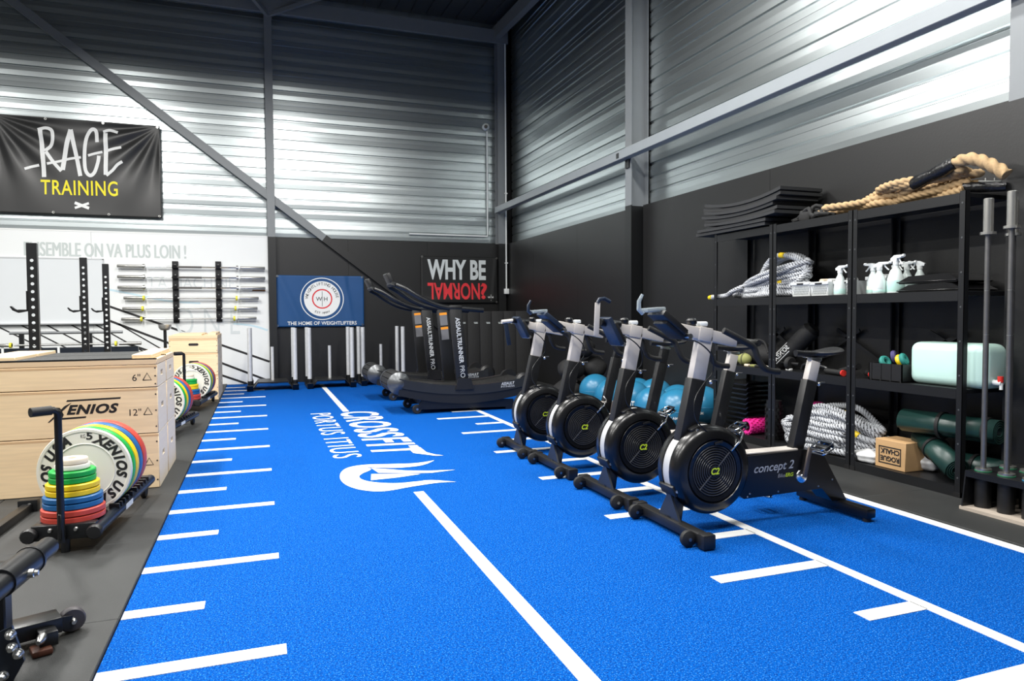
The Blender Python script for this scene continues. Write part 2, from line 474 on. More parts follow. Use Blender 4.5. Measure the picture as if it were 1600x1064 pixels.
P('brown_emblem', B().poly([(-.10, 1.56), (-.07, 1.63), (.09, 1.63), (.12, 1.56)], lambda x, z: Vector((x, YW-.003, z))), brown, wb)

# ---- columns, rail, brace, roof
def hcol(name, cx, cy, wdir, split=ZP, low=blackcol, size=(.15, .20)):
    """steel H column as structure; wdir 'x': flange faces -x ; 'y': flange faces -y"""
    fwid, dep = size
    def sec(z0, z1):
        b = B(); t_ = .012
        if wdir == 'x':
            b.bb(cx, cy-fwid/2, z0, cx+t_, cy+fwid/2, z1); b.bb(cx+dep-t_, cy-fwid/2, z0, cx+dep, cy+fwid/2, z1); b.bb(cx+t_, cy-.006, z0, cx+dep-t_, cy+.006, z1)
        else:
            b.bb(cx-fwid/2, cy, z0, cx+fwid/2, cy+t_, z1); b.bb(cx-fwid/2, cy+dep-t_, z0, cx+fwid/2, cy+dep, z1); b.bb(cx-.006, cy+t_, z0, cx+.006, cy+dep-t_, z1)
        return b
    o = struct(P(name, sec(split, 7.0), colgrey, None)); P('painted_base', sec(0, split), low, o); return o
hcol('trim_1', .228, YW-.10, 'y', size=(.125, .18))
hcol('trim_2', XW-.16, 7.645, 'x', size=(.15, .24))
hcol('trim_3', XW-.16, 2.925, 'x', split=2.42, low=darkwall, size=(.16, .24))
hcol('trim_4', XW-.12, YW-.11, 'y', size=(.14, .19))
o = struct(P('trim_5', B().bb(XW-.26, Y0, 3.035, XW-.16, YW-.1, 3.15, .006, 1), railgrey, None))   # horizontal rail
P('rail_bracket', B().bb(XW-.18, 7.60, 2.93, XW-.15, 7.69, 3.03).bb(XW-.265, 7.70, 3.06, XW-.258, 7.76, 3.12), black, o)
b = B(); b.bar((-3.75, YW-.05, 6.15), (1.10, YW-.05, 2.475), .06, .125, side=(0, 1, 0)); o = struct(P('trim_6', b, colgrey, None))
# painted lower part of the brace
b = B(); b.bar((1.09, YW-.05, 2.483), (4.0, YW-.05, .28), .062, .128, side=(0, 1, 0)); P('painted_base', b, darkwall, o)
roofz = lambda y: 6.50+.05*(y-12.6)
ceil = struct(P('ceiling', B().prism([(Y0, roofz(Y0)+.1), (YW+.2, roofz(YW)+.1), (YW+.2, roofz(YW)+.16), (Y0, roofz(Y0)+.16)], 'x', X0, 4.7), roofm, None))
ribme = B().prism([(Y0, roofz(Y0)+.06), (YW, roofz(YW)+.06), (YW, roofz(YW)+.1), (Y0, roofz(Y0)+.1)], 'x', 0, .06).mesh('deck_rib'); ribme.materials.append(roofm)
for i in range(40): O('deck_rib', ribme, None, ceil, (X0+.2+i*.28, 0, 0))
struct(P('trim_7', B().bb(X0, YW-.16, 6.17, XW, YW-.10, 6.40), colgrey, None))
struct(P('trim_8', B().prism([(Y0, roofz(Y0)-.24), (YW, roofz(YW)-.24), (YW, roofz(YW)-.02), (Y0, roofz(Y0)-.02)], 'x', XW-.26, XW-.14), colgrey, None))
struct(P('trim_9', B().bar((.228, YW-.1, 6.14), (-.45, YW-1.1, 6.5), .06, .06), colgrey, None))
struct(P('trim_10', B().bar((.228, YW-.1, 6.14), (1.35, YW-.55, 6.5), .06, .06), colgrey, None))

# ---- lamps: linear LED high bays; the left hall pair is added to brighten that side
lampme = B().bb(-.16, -.62, .02, .16, .62, .09, .01, 1).mesh('housing'); lampme.materials.append(aluminium)
rodme = B().cyl((0, 0, .09), (0, 0, 1.0), .006, n=6).mesh('suspension'); rodme.materials.append(zinc)
diffm = M('led_diffuser', (1, .985, .95), .4, emit=3.0)
difme = B().bb(-.14, -.6, .008, .14, .6, .02).mesh('diffuser'); difme.materials.append(diffm)
for i, (x, y) in enumerate(LAMPS):
    t = thing('ceiling_lamp', 'linear high bay lamp hung from the roof, %s' % ('added to brighten the left hall, near', 'added to brighten the left hall, far', 'left row, nearest', 'left row, middle', 'left row, farthest', 'over the turf, nearest', 'over the turf, middle', 'over the turf, farthest', 'over the bikes, nearest', 'over the bikes, middle', 'over the bikes, farthest')[i], 'lamp', (x, y, LAMP_Z), 0, 'high bay lamps under the roof')
    O('housing', lampme, None, t); O('suspension', rodme, None, t); O('diffuser', difme, None, t)
    la = bpy.data.lights.new('led', 'AREA'); la.shape = 'RECTANGLE'; la.size = .28; la.size_y = 1.2; la.energy = LAMP_W*(1.5 if x < -2 else .85 if x > 2 else 1); la.color = (1, .985, .95)
    lo = bpy.data.objects.new('led', la); C.objects.link(lo); lo.parent = t; lo.location = (0, 0, 0)

# ---- conduit, camera, pipe
t = thing('security_camera', 'white dome security camera high on the steel wall near the corner', 'camera', (4.07, YW+.07, 4.66))
P('base', B().cyl((0, 0, 0), (0, -.05, 0), .065, n=20), offwhite, t)
P('dome', B().ball((0, -.07, -.01), .055, 20, 12), offwhite, t); P('lens', B().cyl((-.02, -.10, -.015), (-.03, -.132, -.02), .033, n=16), blackgloss, t)
tag(P('conduit', B().tube([(4.10, YW+.055, 4.58), (4.10, YW+.055, 2.66), (4.09, YW+.055, 2.62), (2.6, YW+.055, 2.62)], .016, 8), offwhite, None), 'thin white conduit running down from the security camera and along the wall', 'conduit')
t = thing('switch_conduit', 'white conduit down the wall corner ending in a small switch box', 'conduit', (4.40, YW-.14, 0))
P('pipe', B().cyl((0, 0, 1.62), (0, 0, 6.3), .014, n=8), offwhite, t); P('switch_box', B().bb(-.045, -.03, 1.53, .045, .03, 1.63, .008), offwhite, t)
P('clip', B().bb(-.025, -.02, 2.1, .025, .02, 2.12), offwhite, t); P('clip', B().bb(-.025, -.02, 3.4, .025, .02, 3.42), offwhite, t)

# ================================================================== BANNERS AND FLAGS
def banner(name, label, x0, x1, z0, z1, mat, wr_fn, nx=70, ny=44, yy=YW-.02):
    t = thing(name, label, 'banner', ((x0+x1)/2, yy, z0))
    cx = (x0+x1)/2
    W, Hh = x1-x0, z1-z0
    def pos(u, v, off=0): return Vector((x0-cx+u*W, -wr_fn(u, v)-off, v*Hh))
    b = B(); b.grid(nx, ny, pos)
    o = P('cloth', b, mat, t)
    so = o.modifiers.new('thick', 'SOLIDIFY'); so.thickness = .003; so.offset = 1
    return t, pos
def eyelets(t, pos, uv):
    me = B().torus((0, 0, 0), .014, .006, 'y', 12, 6).mesh('eyelet'); me.materials.append(zinc)
    for u, v in uv: O('eyelet', me, None, t, pos(u, v, .006))

# --- RAGE TRAINING
def rage_w(u, v):
    d = 0
    for cu, sg in ((1.0, 1), (0.0, 1)):
        dx, dy = (u-cu)*1.5, (v-1.0); r = math.hypot(dx, dy); a = math.atan2(dy, abs(dx)+1e-6)
        d += .022*math.sin(a*15+.6)*math.exp(-((r-.35)/.40)**2)*min(1, r*3)
    return .03+d+.012*math.sin(u*9+v*4)*math.sin(v*3.1)
rg, pos = banner('rage_banner', 'large black training banner with white brush lettering and yellow word, on the steel wall', -3.72, -1.44, 2.73, 4.20, blackfab, rage_w, 110, 70, YW+.04)
def px(a, b_):   # measured sheet coordinates -> cloth u,v
    X = a/5.321; Yp = 160+b_/5.321
    u = (X+11)/262.0; top = 180+.06*X; bot = 332+.033*X
    return u, 1-(Yp-top)/(bot-top)
cl = lambda off: (lambda a, b_: pos(*px(a, b_), off))
b = B()
def brush(pts, wd, k=5): b.flat(stroke(cv(pts, k), wd), cl(.008))
brush([(330, 225), (335, 330), (345, 480), (347, 620)], 36)
brush([(312, 235), (370, 215), (420, 235), (430, 300), (410, 360), (365, 400), (375, 420), (430, 500), (490, 570)], 28)
brush([(500, 560), (535, 380), (575, 225)], 38); brush([(575, 225), (610, 400), (645, 610)], 34)
brush([(795, 330), (785, 235), (745, 225), (705, 300), (685, 450), (690, 560), (725, 605), (765, 580), (795, 500), (805, 440)], 30)
brush([(865, 250), (865, 420), (860, 600)], 36); brush([(845, 240), (900, 225), (970, 245)], 24); brush([(880, 395), (930, 378), (995, 365)], 22)
brush([(865, 605), (920, 560), (960, 515), (1003, 487)], 24); brush([(715, 440), (775, 422), (835, 408)], 20)
brush([(195, 555), (250, 535), (310, 522)], 22); brush([(375, 510), (480, 488), (560, 468), (655, 455)], 20)
P('brush_lettering', b, white, rg)
b = B(); t2 = fit(T('TRAINING', 1, .012, 1, 0, 1.08), 640, 125)
b.flat(t2, lambda x, y: cl(.008)(318+x, 765+x*.02-y)); P('lettering', b, M('banner_yellow', (.88, .76, .0), .5), rg)
b = B(); b.flat(stroke([(592, 832), (710, 878)], 24), cl(.008)); b.flat(stroke([(592, 876), (710, 836)], 20), cl(.010)); P('cross_mark', b, white, rg)
eyelets(rg, pos, [(.02, .98), (.31, .985), (.65, .985), (.985, .985), (.02, .02), (.34, .02), (.67, .02), (.985, .02)])

# --- blue weightlifting flag
def wh_w(u, v): return .02+.010*math.sin(u*7+1)+.018*math.exp(-((u-.03-(1-v)*.25)/.05)**2)+.012*math.exp(-((u-.86+.1*v)/.03)**2)+.006*math.sin(u*22+v*6)*(u > .8)
wf, pos = banner('weightlifting_flag', 'blue flag with round white weightlifting emblem, between the column and the treadmills', .285, 1.755, .955, 1.835, bluefab, wh_w, 60, 36, YW-.02)
Wf, Hf = 1.47, .88
fl2 = lambda off: (lambda x, y: pos(.515+x/Wf, .545+y/Hf, off))
def ring_sub(r0, r1): return disc2(0, 0, r0, r1, 56)
b = B(); b.flat(ring_sub(.352, .366), fl2(.004)); [b.flat(ring_sub(.172+.0266*q_, .172+.0266*(q_+1)), fl2(.004)) for q_ in range(5)]; [b.flat(ring_sub(.001+.037*q_, .001+.037*(q_+1)), fl2(.004)) for q_ in range(4)]; P('white_emblem', b, white, wf)
b = B(); b.flat(ring_sub(.149, .171), fl2(.006)); P('red_ring', b, redp, wf)
b = B(); arc_text(b, 'WEIGHTLIFTING HOUSE', .235, 172, 8, .070, fl2(.008)); arc_text(b, 'EST MMXV', .262, 243, 297, .05, fl2(.008), inward=True)
tt = T('W', .10); b.flat(tt, lambda x, y: fl2(.008)(x-.105, y-.035)); tt = T('H', .10); b.flat(tt, lambda x, y: fl2(.008)(x+.03, y-.035))
b.flat(stroke([(0, -.13), (0, .13)], .006), fl2(.008)); P('emblem_lettering', b, ink, wf)
b = B(); tt = fit(T('THE HOME OF WEIGHTLIFTERS', 1, .012), 1.16, .062)
b.flat(tt, lambda x, y: fl2(.008)(x-.58, y-.452)); P('lettering', b, white, wf)
eyelets(wf, pos, [(.015, .98), (.98, .98), (.01, .02), (.98, .03)])

# --- WHY BE NORMAL flag
def ny_w(u, v): return .02+.006*math.sin(u*5+2*v)+.010*math.exp(-((v-.06-.05*u)/.05)**2)+.008*math.exp(-((u-.93-.05*v)/.02)**2)
nf, pos2 = banner('black_flag', 'black flag with big white and upside down red words near the wall corner', 2.79, 4.26, 1.36, 2.215, blackfab2, ny_w, 60, 36, YW-.02)
b = B(); b.flat(fit(T('WHY BE', 1, .035), 1.12, .37), lambda x, y: pos2((.115+x)/1.47, (.43+y)/.855, .006)); P('lettering', b, M('flag_white', (.62, .66, .66), .6), nf)
b = B(); b.flat(fit(T('NORMAL', 1, .022), 1.0, .31), lambda x, y: pos2((.115+1.0-x)/1.47, (.375-y)/.855, .006))
b.flat(fit(T('?', 1, .03), .125, .30), lambda x, y: pos2((1.13+x)/1.47, (.075+y)/.855, .006)); P('lettering', b, redp, nf)
b = B(); b.flat(T('W', .055), lambda x, y: pos2((1.27+x)/1.47, (.09+y)/.855, .006)); b.flat(T('H', .055), lambda x, y: pos2((1.345+x)/1.47, (.09+y)/.855, .006))
b.flat(stroke([(1.334, .05), (1.334, .16)], .004), lambda x, y: pos2(x/1.47, y/.855, .006)); P('small_lettering', b, white, nf)
eyelets(nf, pos2, [(.012, .985), (.985, .985), (.985, .02)])

# ================================================================== WHITEBOARD AND WALL BARBELL RACK
t = thing('whiteboard', 'large blank whiteboard on the white wall behind the squat stands', 'whiteboard', (-3.9, YW-.004, 1.05))
P('face', B().bb(-1.6, -.018, .0, 1.6, -.002, 1.0), board, t); P('rim', B().bb(-1.62, -.022, .99, 1.62, -.001, 1.01).bb(1.6, -.022, 0, 1.62, -.001, 1.0), M('alu_rim', (.6, .62, .63), .35, .6), t)
P('pen_tray', B().bb(-1.6, -.07, -.02, 1.6, -.002, 0), M('alu_rim', (.6, .62, .63), .35, .6), t)
for k, (x, zz) in enumerate(((-1.26, .99), (-.614, 1.0))):
    t = thing('barbell_wall_rack', ['black toothed rack upright holding the wall barbells, left of the pair', 'black toothed rack upright holding the wall barbells, right of the pair'][k], 'rack', (x, YW, zz))
    P('back_strip', B().bb(-.045, -.03, .05, .045, -.002, 1.05, .003, 1), black, t)
    for q in range(6): P('hook', B().prism([(-.03, .0), (-.10, -.015), (-.11, .035), (-.095, .04), (-.088, .008), (-.03, .03)], 'x', -.035, .035), black, t, (0, 0, .10+q*.170))
    for q in range(6): P('bolt', B().cyl((0, -.030, 0), (0, -.036, 0), .008, n=8), zinc, t, (0, 0, .17+q*.165))
def barbell(name, label, L, sleeve, loc, rz=0, collar=zinc, group=None, knurl=False, rs=.025, rsh=.014):
    t = thing(name, label, 'barbell', loc, rz, group)
    P('shaft', B().cyl((-L/2+sleeve, 0, 0), (L/2-sleeve, 0, 0), rsh, n=12), chrome if knurl else zinc, t)
    if knurl: P('knurling', B().cyl((-.32, 0, 0), (.12, 0, 0), rsh+.002, n=12), M('knurl_dark', (.10, .095, .09), .5, .5), t)
    for s_ in (-1, 1):
        sl = P('sleeve', B().lathe([(rs*.8, -.001), (rs, .006), (rs, sleeve-.03), (rs*1.02, sleeve-.03)], (0, 0, 0), 'x', 18), barsteel, t, (s_*L/2, 0, 0), (0, 0, 0 if s_ < 0 else PI))
        P('collar', B().cyl((0, 0, 0), (.03, 0, 0), rs*1.55, n=18), collar, t, (s_*(L/2-sleeve+(.03 if s_ < 0 else .0))-(.03 if s_ < 0 else .03), 0, 0))
    return t
ordn = ['topmost', 'second from the top', 'third from the top', 'fourth from the top', 'fifth from the top', 'lowest']
for k in range(6):
    z = 1.945-.168*k
    if k < 3: barbell('barbell', 'steel barbell with silver collars on the wall rack, %s' % ordn[k], 2.20, .42, (-.985, YW-.075, z), 0, zinc, 'barbells on the wall rack', True)
    else: barbell('barbell', 'steel barbell with yellow collars on the wall rack, %s' % ordn[k], 2.01, .33, (-1.0-.02*(k-3), YW-.075, z), 0, M('yellow_collar', (.75, .68, .03), .45), 'barbells on the wall rack')

# ================================================================== SQUAT STANDS, FAR LOW RACK, CHALK BOWL
def squat_stand(label, x, y, h, hz, wd, rz):
    t = thing('squat_stand', label, 'squat stand', (x, y, .012), rz, 'squat stand uprights on the left')
    b = B(); tk = .004; b.bb(-wd/2, -wd/2, 0, -wd/2+tk, wd/2, h); b.bb(wd/2-tk, -wd/2, 0, wd/2, wd/2, h)
    # front face with real holes: frame pieces around each square-ish round hole
    n = int((h-.12)/.066); hr = .0135
    for i in range(n):
        zc = .10+i*.066
        m = 16; ac = math.atan2(.033, wd/2)
        base = [0, ac/2, ac, (ac+PI/2)/2]; an = []
        for q in range(2): an += [a+q*PI for a in base] + [PI/2+q*PI] + [PI-a+q*PI for a in reversed(base[1:])]
        ring = [(hr*math.cos(a), zc+hr*math.sin(a)) for a in an]; sq = []
        for a in an:
            c_, s_ = math.cos(a), math.sin(a); k = max(abs(c_)/(wd/2), abs(s_)/.033); sq.append((c_/k, zc+s_/k))
        V1 = [b.bm.verts.new((p[0], -wd/2, p[1])) for p in ring]; V2 = [b.bm.verts.new((p[0], -wd/2, p[1])) for p in sq]
        for j in range(m): b.bm.faces.new((V1[j], V2[j], V2[(j+1) % m], V1[(j+1) % m]))
        # rear light-passing bore lip
        V3 = [b.bm.verts.new((p[0], -wd/2+.008, p[1])) for p in ring]
        for j in range(m): b.bm.faces.new((V1[j], V1[(j+1) % m], V3[(j+1) % m], V3[j]))
    b.bb(-wd/2, -wd/2, 0, wd/2, -wd/2+tk, .10-.033); b.bb(-wd/2, -wd/2, .10+n*.066-.033, wd/2, -wd/2+tk, h)
    P('upright', b, black, t)
    P('top_cap', B().bb(-wd/2, -wd/2, h, wd/2, wd/2, h+.006, .002, 1), blackmat, t)
    jc = P('j_hook', B().prism([(-wd/2-.012, 0), (-wd/2-.012, .16), (-wd/2, .16), (-wd/2, -.01), (-wd/2-.07, -.025), (-wd/2-.11, -.005), (-wd/2-.13, .028), (-wd/2-.118, .032), (-wd/2-.095, .008), (-wd/2-.065, -.005)], 'y', -.025, .025), black, t, (0, 0, hz))
    P('hook_pad', B().bb(-wd/2-.07, -.026, -.004, -wd/2-.012, .026, .003), blackrub, jc)
    P('base', B().bb(-.45, -.03, 0, .45, .03, .06, .004, 1).bb(-.03, -.35, 0, .03, .35, .05, .004, 1), black, t)
squat_stand('tall perforated black squat upright, nearest of three, behind the wooden blocks', -1.80, 7.0, 1.76, 1.20, .075, .1)
squat_stand('middle perforated black squat upright with hook, in front of the whiteboard', -1.83, 9.0, 1.79, 1.21, .07, .1)
squat_stand('thin perforated black squat upright at the whiteboard right edge', -1.74, 9.7, 1.77, 1.21, .068, .1)
t = thing('bench_rack', 'low navy steel rack with white brackets along the white wall', 'rack', (-2.7, 12.1, .012))
P('beam', B().bb(-1.0, -.05, .56, .95, .02, .68, .006, 1), navymet, t)
for x in (-.8, -.1, .55): P('bracket', B().bb(x-.015, -.064, .42, x+.015, -.051, .70), offwhite, t)
for x in (-.9, .3, .85): P('leg', B().prism([(x-.16, .56), (x+.16, .56), (x+.06, .30), (x+.04, 0), (x-.04, 0), (x-.06, .30)], 'y', -.03, .01), navymet, t)
barbell('barbell', 'steel barbell with yellow collars lying on the low navy rack', 1.98, .33, (-2.69, 12.03, .738), 0, M('yellow_collar', (.75, .68, .03), .45))
t = thing('grey_bar', 'plain grey bar lying across the low rack below the whiteboard', 'bar', (-2.69, 12.15, .012))
P('rod', B().cyl((-.75, 0, .90), (.72, 0, .90), .022, n=12), M('bar_grey', (.22, .23, .24), .4, .6), t)
for x in (-.6, .28): P('stand', B().bb(x-.03, -.02, 0, x+.03, .02, .885), black, t)
t = thing('chalk_bowl', 'shiny steel chalk bowl on a black post before the white wall', 'chalk stand', (-1.31, 11.5, .012))
P('bowl', B().lathe([(.02, .925), (.06, .935), (.085, .965), (.095, 1.015), (.09, 1.015), (.08, .97), (.055, .945), (.0, .94)], n=28), M('steel_bowl', (.62, .62, .60), .25, .7), t)
P('post', B().cyl((0, 0, .02), (0, 0, .93), .022, n=12), black, t); P('foot', B().cyl((0, 0, 0), (0, 0, .02), .17, n=24), black, t)

# ================================================================== WOODEN JERK BLOCKS
ZM = .012   # top of the rubber mats
def crate_body(L, D, Hh, hole=True, tk=.02):
    """plywood block: walls with a slot handle cut through both end panels; local origin at bottom centre"""
    return B().bb(-L/2, -D/2, 0, L/2, D/2, Hh, .004, 1)
plyband = M('ply_layer_band', (.60, .40, .22), .55, 0, .35, 6, stretch=(1, 1, 90))
def jerk_block(name, label, L, D, Hh, loc, rz=0, marks=None, logo=False, ends=True, frontslot=False, group=None):
    t = thing(name, label, 'wooden block', loc, rz, group)
    P('front_panel', B().bb(-L/2, -D/2, .002, L/2, -D/2+.02, Hh-.002, .003, 1), plywood, t)
    P('edge_band', B().bb(-L/2+.001, -D/2-.0008, Hh-.020, L/2-.001, -D/2+.002, Hh-.006), plyband, t)
    P('back_panel', B().bb(-L/2, D/2-.02, .002, L/2, D/2, Hh-.002, .003, 1), plywood, t)
    for s_ in (-1, 1):
        x0, x1 = (s_*(L/2-.0005), s_*(L/2-.02))
        # end panel built round an open slot
        b = B(); y0, y1 = -D/2+.021, D/2-.021; sz0, sz1 = Hh*.55-.018, Hh*.55+.018; sw = .055
        b.bb(x0, y0, .002, x1, y1, sz0); b.bb(x0, y0, sz1, x1, y1, Hh-.002); b.bb(x0, y0, sz0, x1, -sw, sz1); b.bb(x0, sw, sz0, x1, y1, sz1)
        P('end_panel', b, plyend, t)
    P('deck', B().bb(-L/2+.02, -D/2+.02, Hh-.03, L/2-.02, D/2-.02, Hh-.003), plyedge, t)
    for k, (sx, fz) in enumerate([(sx, fz) for sx in (-1, 1) for fz in (.15, .5, .85)]):
        P('screw', B().cyl((0, 0, 0), (0, -.003, 0), .005, n=8), ink, t, (sx*(L/2-.012), -D/2+.001, Hh*fz))
    if frontslot:
        P('grip_slot', B().prism([(.045*sg+.017*math.cos(a_), Hh*.60+.017*math.sin(a_)) for sg, a0_ in ((1, -90), (-1, 90)) for a_ in [R(a0_+q*30) for q in range(7)]], 'y', -D/2-.0012, -D/2+.004), ink, t)
    if marks:
        b = B(); tt = T(marks, .062); b.flat(tt, lambda x, y: Vector((L/2-.045-.055-tw(tt)+x, -D/2-.001, Hh*.5-.03+y)))
        b.flat(stroke([(L/2-.085, Hh*.5-.027), (L/2-.06, Hh*.5+.02), (L/2-.035, Hh*.5-.027), (L/2-.0855, Hh*.5-.027)], .006), lambda x, z: Vector((x, -D/2-.001, z)))
        P('lettering', b, ink, t)
    if logo:
        b = B(); f0 = lambda x, z: Vector((x, -D/2-.0012, z))
        tt = fit(T('ENIOS', 1, .045, 1, .3, 1.1), .295, .064); b.flat(tt, lambda x, y: f0(.045+x, .147+y))
        b.poly([(.05, .243), (.045, .232), (.35, .238), (.355, .249)], f0); b.poly([(-.005, .118), (.15, .123), (.155, .134), (.02, .130)], f0)
        b.poly([(-.06, .104), (-.005, .163), (.035, .205), (.075, .226), (.03, .18), (.0, .15), (-.05, .104)], f0); b.poly([(-.03, .20), (.01, .195), (.03, .15), (.015, .118), (.0, .125), (.012, .15), (-.01, .185)], f0)
        P('logo', b, ink, t, tri=True)
    return t
JL = 1.14; JX = -.64-JL/2
for k, (yc, nm) in enumerate(((5.15+.24, 'near'), (5.15+.735, 'far'))):
    D = .475
    jerk_block('jerk_block', 'lowest plywood block of the %s wooden stack beside the weight trolley' % nm, JL, D, .365, (JX, yc, ZM), 0, '15"' if k == 0 else None, group='stacked wooden lifting blocks')
    jerk_block('jerk_block', 'middle plywood block of the %s wooden stack beside the weight trolley' % nm, JL, D, .305, (JX, yc, ZM+.366), 0, '12"' if k == 0 else None, k == 0, group='stacked wooden lifting blocks')
    jerk_block('jerk_block', 'low upper plywood block of the %s wooden stack beside the weight trolley' % nm, JL, D, .150, (JX, yc, ZM+.672), 0, '6"' if k == 0 else None, group='stacked wooden lifting blocks')
    t = thing('block_lid', 'plywood lid with inset rubber sheet on top of the %s wooden stack' % nm, 'lid', (JX, yc, ZM+.8225))
    P('board', B().bb(-JL/2, -D/2, 0, JL/2, D/2, .036, .003, 1), plyedge, t)
    P('rubber_sheet', B().bb(-JL/2+.16, -D/2, .0365, JL/2-.15, D/2, .045), rubber, t); P('edge_strip', B().bb(-JL/2, -D/2-.002, .036, JL/2, -D/2+.003, .042), black, t)
    P('end_batten', B().bb(JL/2-.15, -D/2+.02, .0365, JL/2-.03, D/2-.01, .066, .003, 1), plywood, t)
    P('end_batten', B().bb(-JL/2+.10, -D/2+.02, .0365, -JL/2+.34, D/2-.01, .066, .003, 1), plywood, t)
# far stack
for k, yc in enumerate((10.55, 11.11)):
    nm = ('near', 'far')[k]; xx = -.83
    z = ZM
    for q, hh in enumerate((.34, .30, .19)):
        jerk_block('plyo_block', '%s plywood block of the %s half of the distant wooden stack by the turf' % (('lowest', 'middle', 'low upper')[q], nm), .60, .55, hh, (xx, yc, z), 0, frontslot=(q > 0 and k == 0), group='distant wooden blocks')
        z += hh+.001
    t = thing('block_lid', 'plywood lid on top of the %s half of the distant wooden stack' % nm, 'lid', (xx, yc, z))
    P('board', B().bb(-.30, -.275, 0, .30, .275, .045, .003, 1), plyedge, t); P('end_batten', B().bb(.18, -.25, .0455, .28, .25, .075), plywood, t)
    P('end_batten', B().bb(-.25, -.25, .0455, .10, .25, .06), plywood, t)

# ================================================================== BUMPER PLATES AND TROLLEYS
def plate_mesh(r, th, hub=.025):
    return B().lathe([(hub, -th/2), (hub+.03, -th/2), (hub+.034, -th/2+.006), (r*.62, -th/2+.006), (r*.64, -th/2+.001), (r*.66, -th/2+.004), (r*.90, -th/2+.004), (r*.93, -th/2), (r*.985, -th/2), (r, -th/2+.008),
                      (r, th/2-.008), (r*.985, th/2), (r*.93, th/2), (r*.90, th/2-.004), (r*.66, th/2-.004), (r*.62, th/2-.006), (hub+.034, th/2-.006), (hub+.03, th/2), (hub, th/2), (hub, -th/2)], (0, 0, 0), 'y', 56, False).mesh('disc', 30)
pm = {th: plate_mesh(.225, th) for th in (.030, .045, .055, .065, .075)}
spec = [('white', bump_white, .030), ('green', bump_green, .045), ('yellow', bump_yellow, .055), ('blue', bump_blue, .065), ('red', bump_red, .075)]
def bumper(colname, mat, th, loc, label, text=False, rz=0):
    t = thing('bumper_plate', label, 'weight plate', loc, rz, 'bumper plates standing in the trolleys')
    me = pm[th].copy(); o = O('disc', me, mat, t)
    if text:
        b = B(); fn = lambda x, z: Vector((x, -th/2+.0025, z))
        for s_ in (0, 180):
            arc_text(b, 'XENIOS', .155, 64+s_, -8+s_, .068, fn, .05, .95, .25)
            arc_text(b, 'USA', .155, -30+s_, -60+s_, .068, fn, .05, .95, .25)
        tt = fit(T('5', 1, .03), .03, .04); b.flat(tt, lambda x, y: fn(.012+y*0+x, .165+y))
        tt = fit(T('KG', 1, .0), .022, .02); b.flat(tt, lambda x, y: fn(-.014+x, .175+y))
        P('lettering', b, ink, t)
    return t
def trolley(loc, label, rz=0):
    t = thing('plate_trolley', label, 'weight trolley', loc, rz, 'weight trolleys along the turf')
    for s_ in (-1, 1):
        r = P('rail', B().tube([(s_*.14, -.02, .10), (s_*.14, 1.10, .10)], .030, 12), navymet, t)
        P('rail_cap', B().lathe([(.0, -.012), (.030, -.010), (.036, 0), (.036, .02)], (s_*.14, -.03, .10), 'y', 14), blackmat, r)
    P('front_bar', B().bb(-.14, -.005, .065, .14, .055, .140, .008), black, t)
    P('rear_bar', B().bb(-.14, 1.03, .06, .14, 1.09, .13, .008), navymet, t)
    for x in (-.055, .055): P('bolt', B().lathe([(.0, -.014), (.008, -.011), (.012, 0)], (x, -.005, .115), 'y', 10), zinc, t)
    dv = []; yy = .325
    for q in spec: dv.append(yy-.009); yy += q[2]+.018
    for y in dv+[yy-.009+.07*q for q in range(5)]:
        for s_ in (-1, 1): P('divider', B().bb(s_*.14-.026, y-.006, .12, s_*.14+.026, y+.006, .150, .003, 1), blackmat, t)
    P('stack_base', B().bb(-.12, .06, .112, .12, .27, .132, .004, 1), black, t)
    for s_ in (-1, 1):
        wh = P('wheel', B().lathe([(.012, -.014), (.038, -.014), (.042, -.008), (.042, .008), (.038, .014), (.012, .014)], (0, 0, 0), 'x', 16), blackrub, t, (s_*.12, 1.03, .042))
        P('fork', B().bb(-.003, -.015, 0, .003, .015, .06), black, wh, (s_*-.02, 0, 0))
    P('front_foot', B().cyl((0, .02, .0), (0, .02, .09), .02, n=12), black, t)
    h = P('handle', B().tube([(0, -.028, .06), (0, -.028, .66), (0, -.030, .685), (-.012, -.045, .70), (-.04, -.07, .70)], .0165, 10), black, t)
    P('grip', B().cyl((-.02, -.05, .70), (-.085, -.11, .70), .022, n=14), blackrub, h); P('tab', B().bb(-.008, -.050, .08, .008, -.042, .20, .003, 1), black, h)
    P('stack_post', B().cyl((0, .148, .12), (0, .148, .42), .018, n=12), zinc, t)
    P('sticker', B().bb(.1695, .42, .085, .1705, .56, .115), offwhite, t)
    return t
chg = [('red', bump_red, .140, .031), ('red', bump_red, .140, .031), ('blue', bump_blue, .131, .030), ('blue', bump_blue, .131, .030), ('yellow', bump_yellow, .118, .030), ('yellow', bump_yellow, .118, .030), ('green', bump_green, .103, .030), ('green', bump_green, .103, .030), ('white', bump_white, .077, .027), ('cream', plyend, .070, .027)]
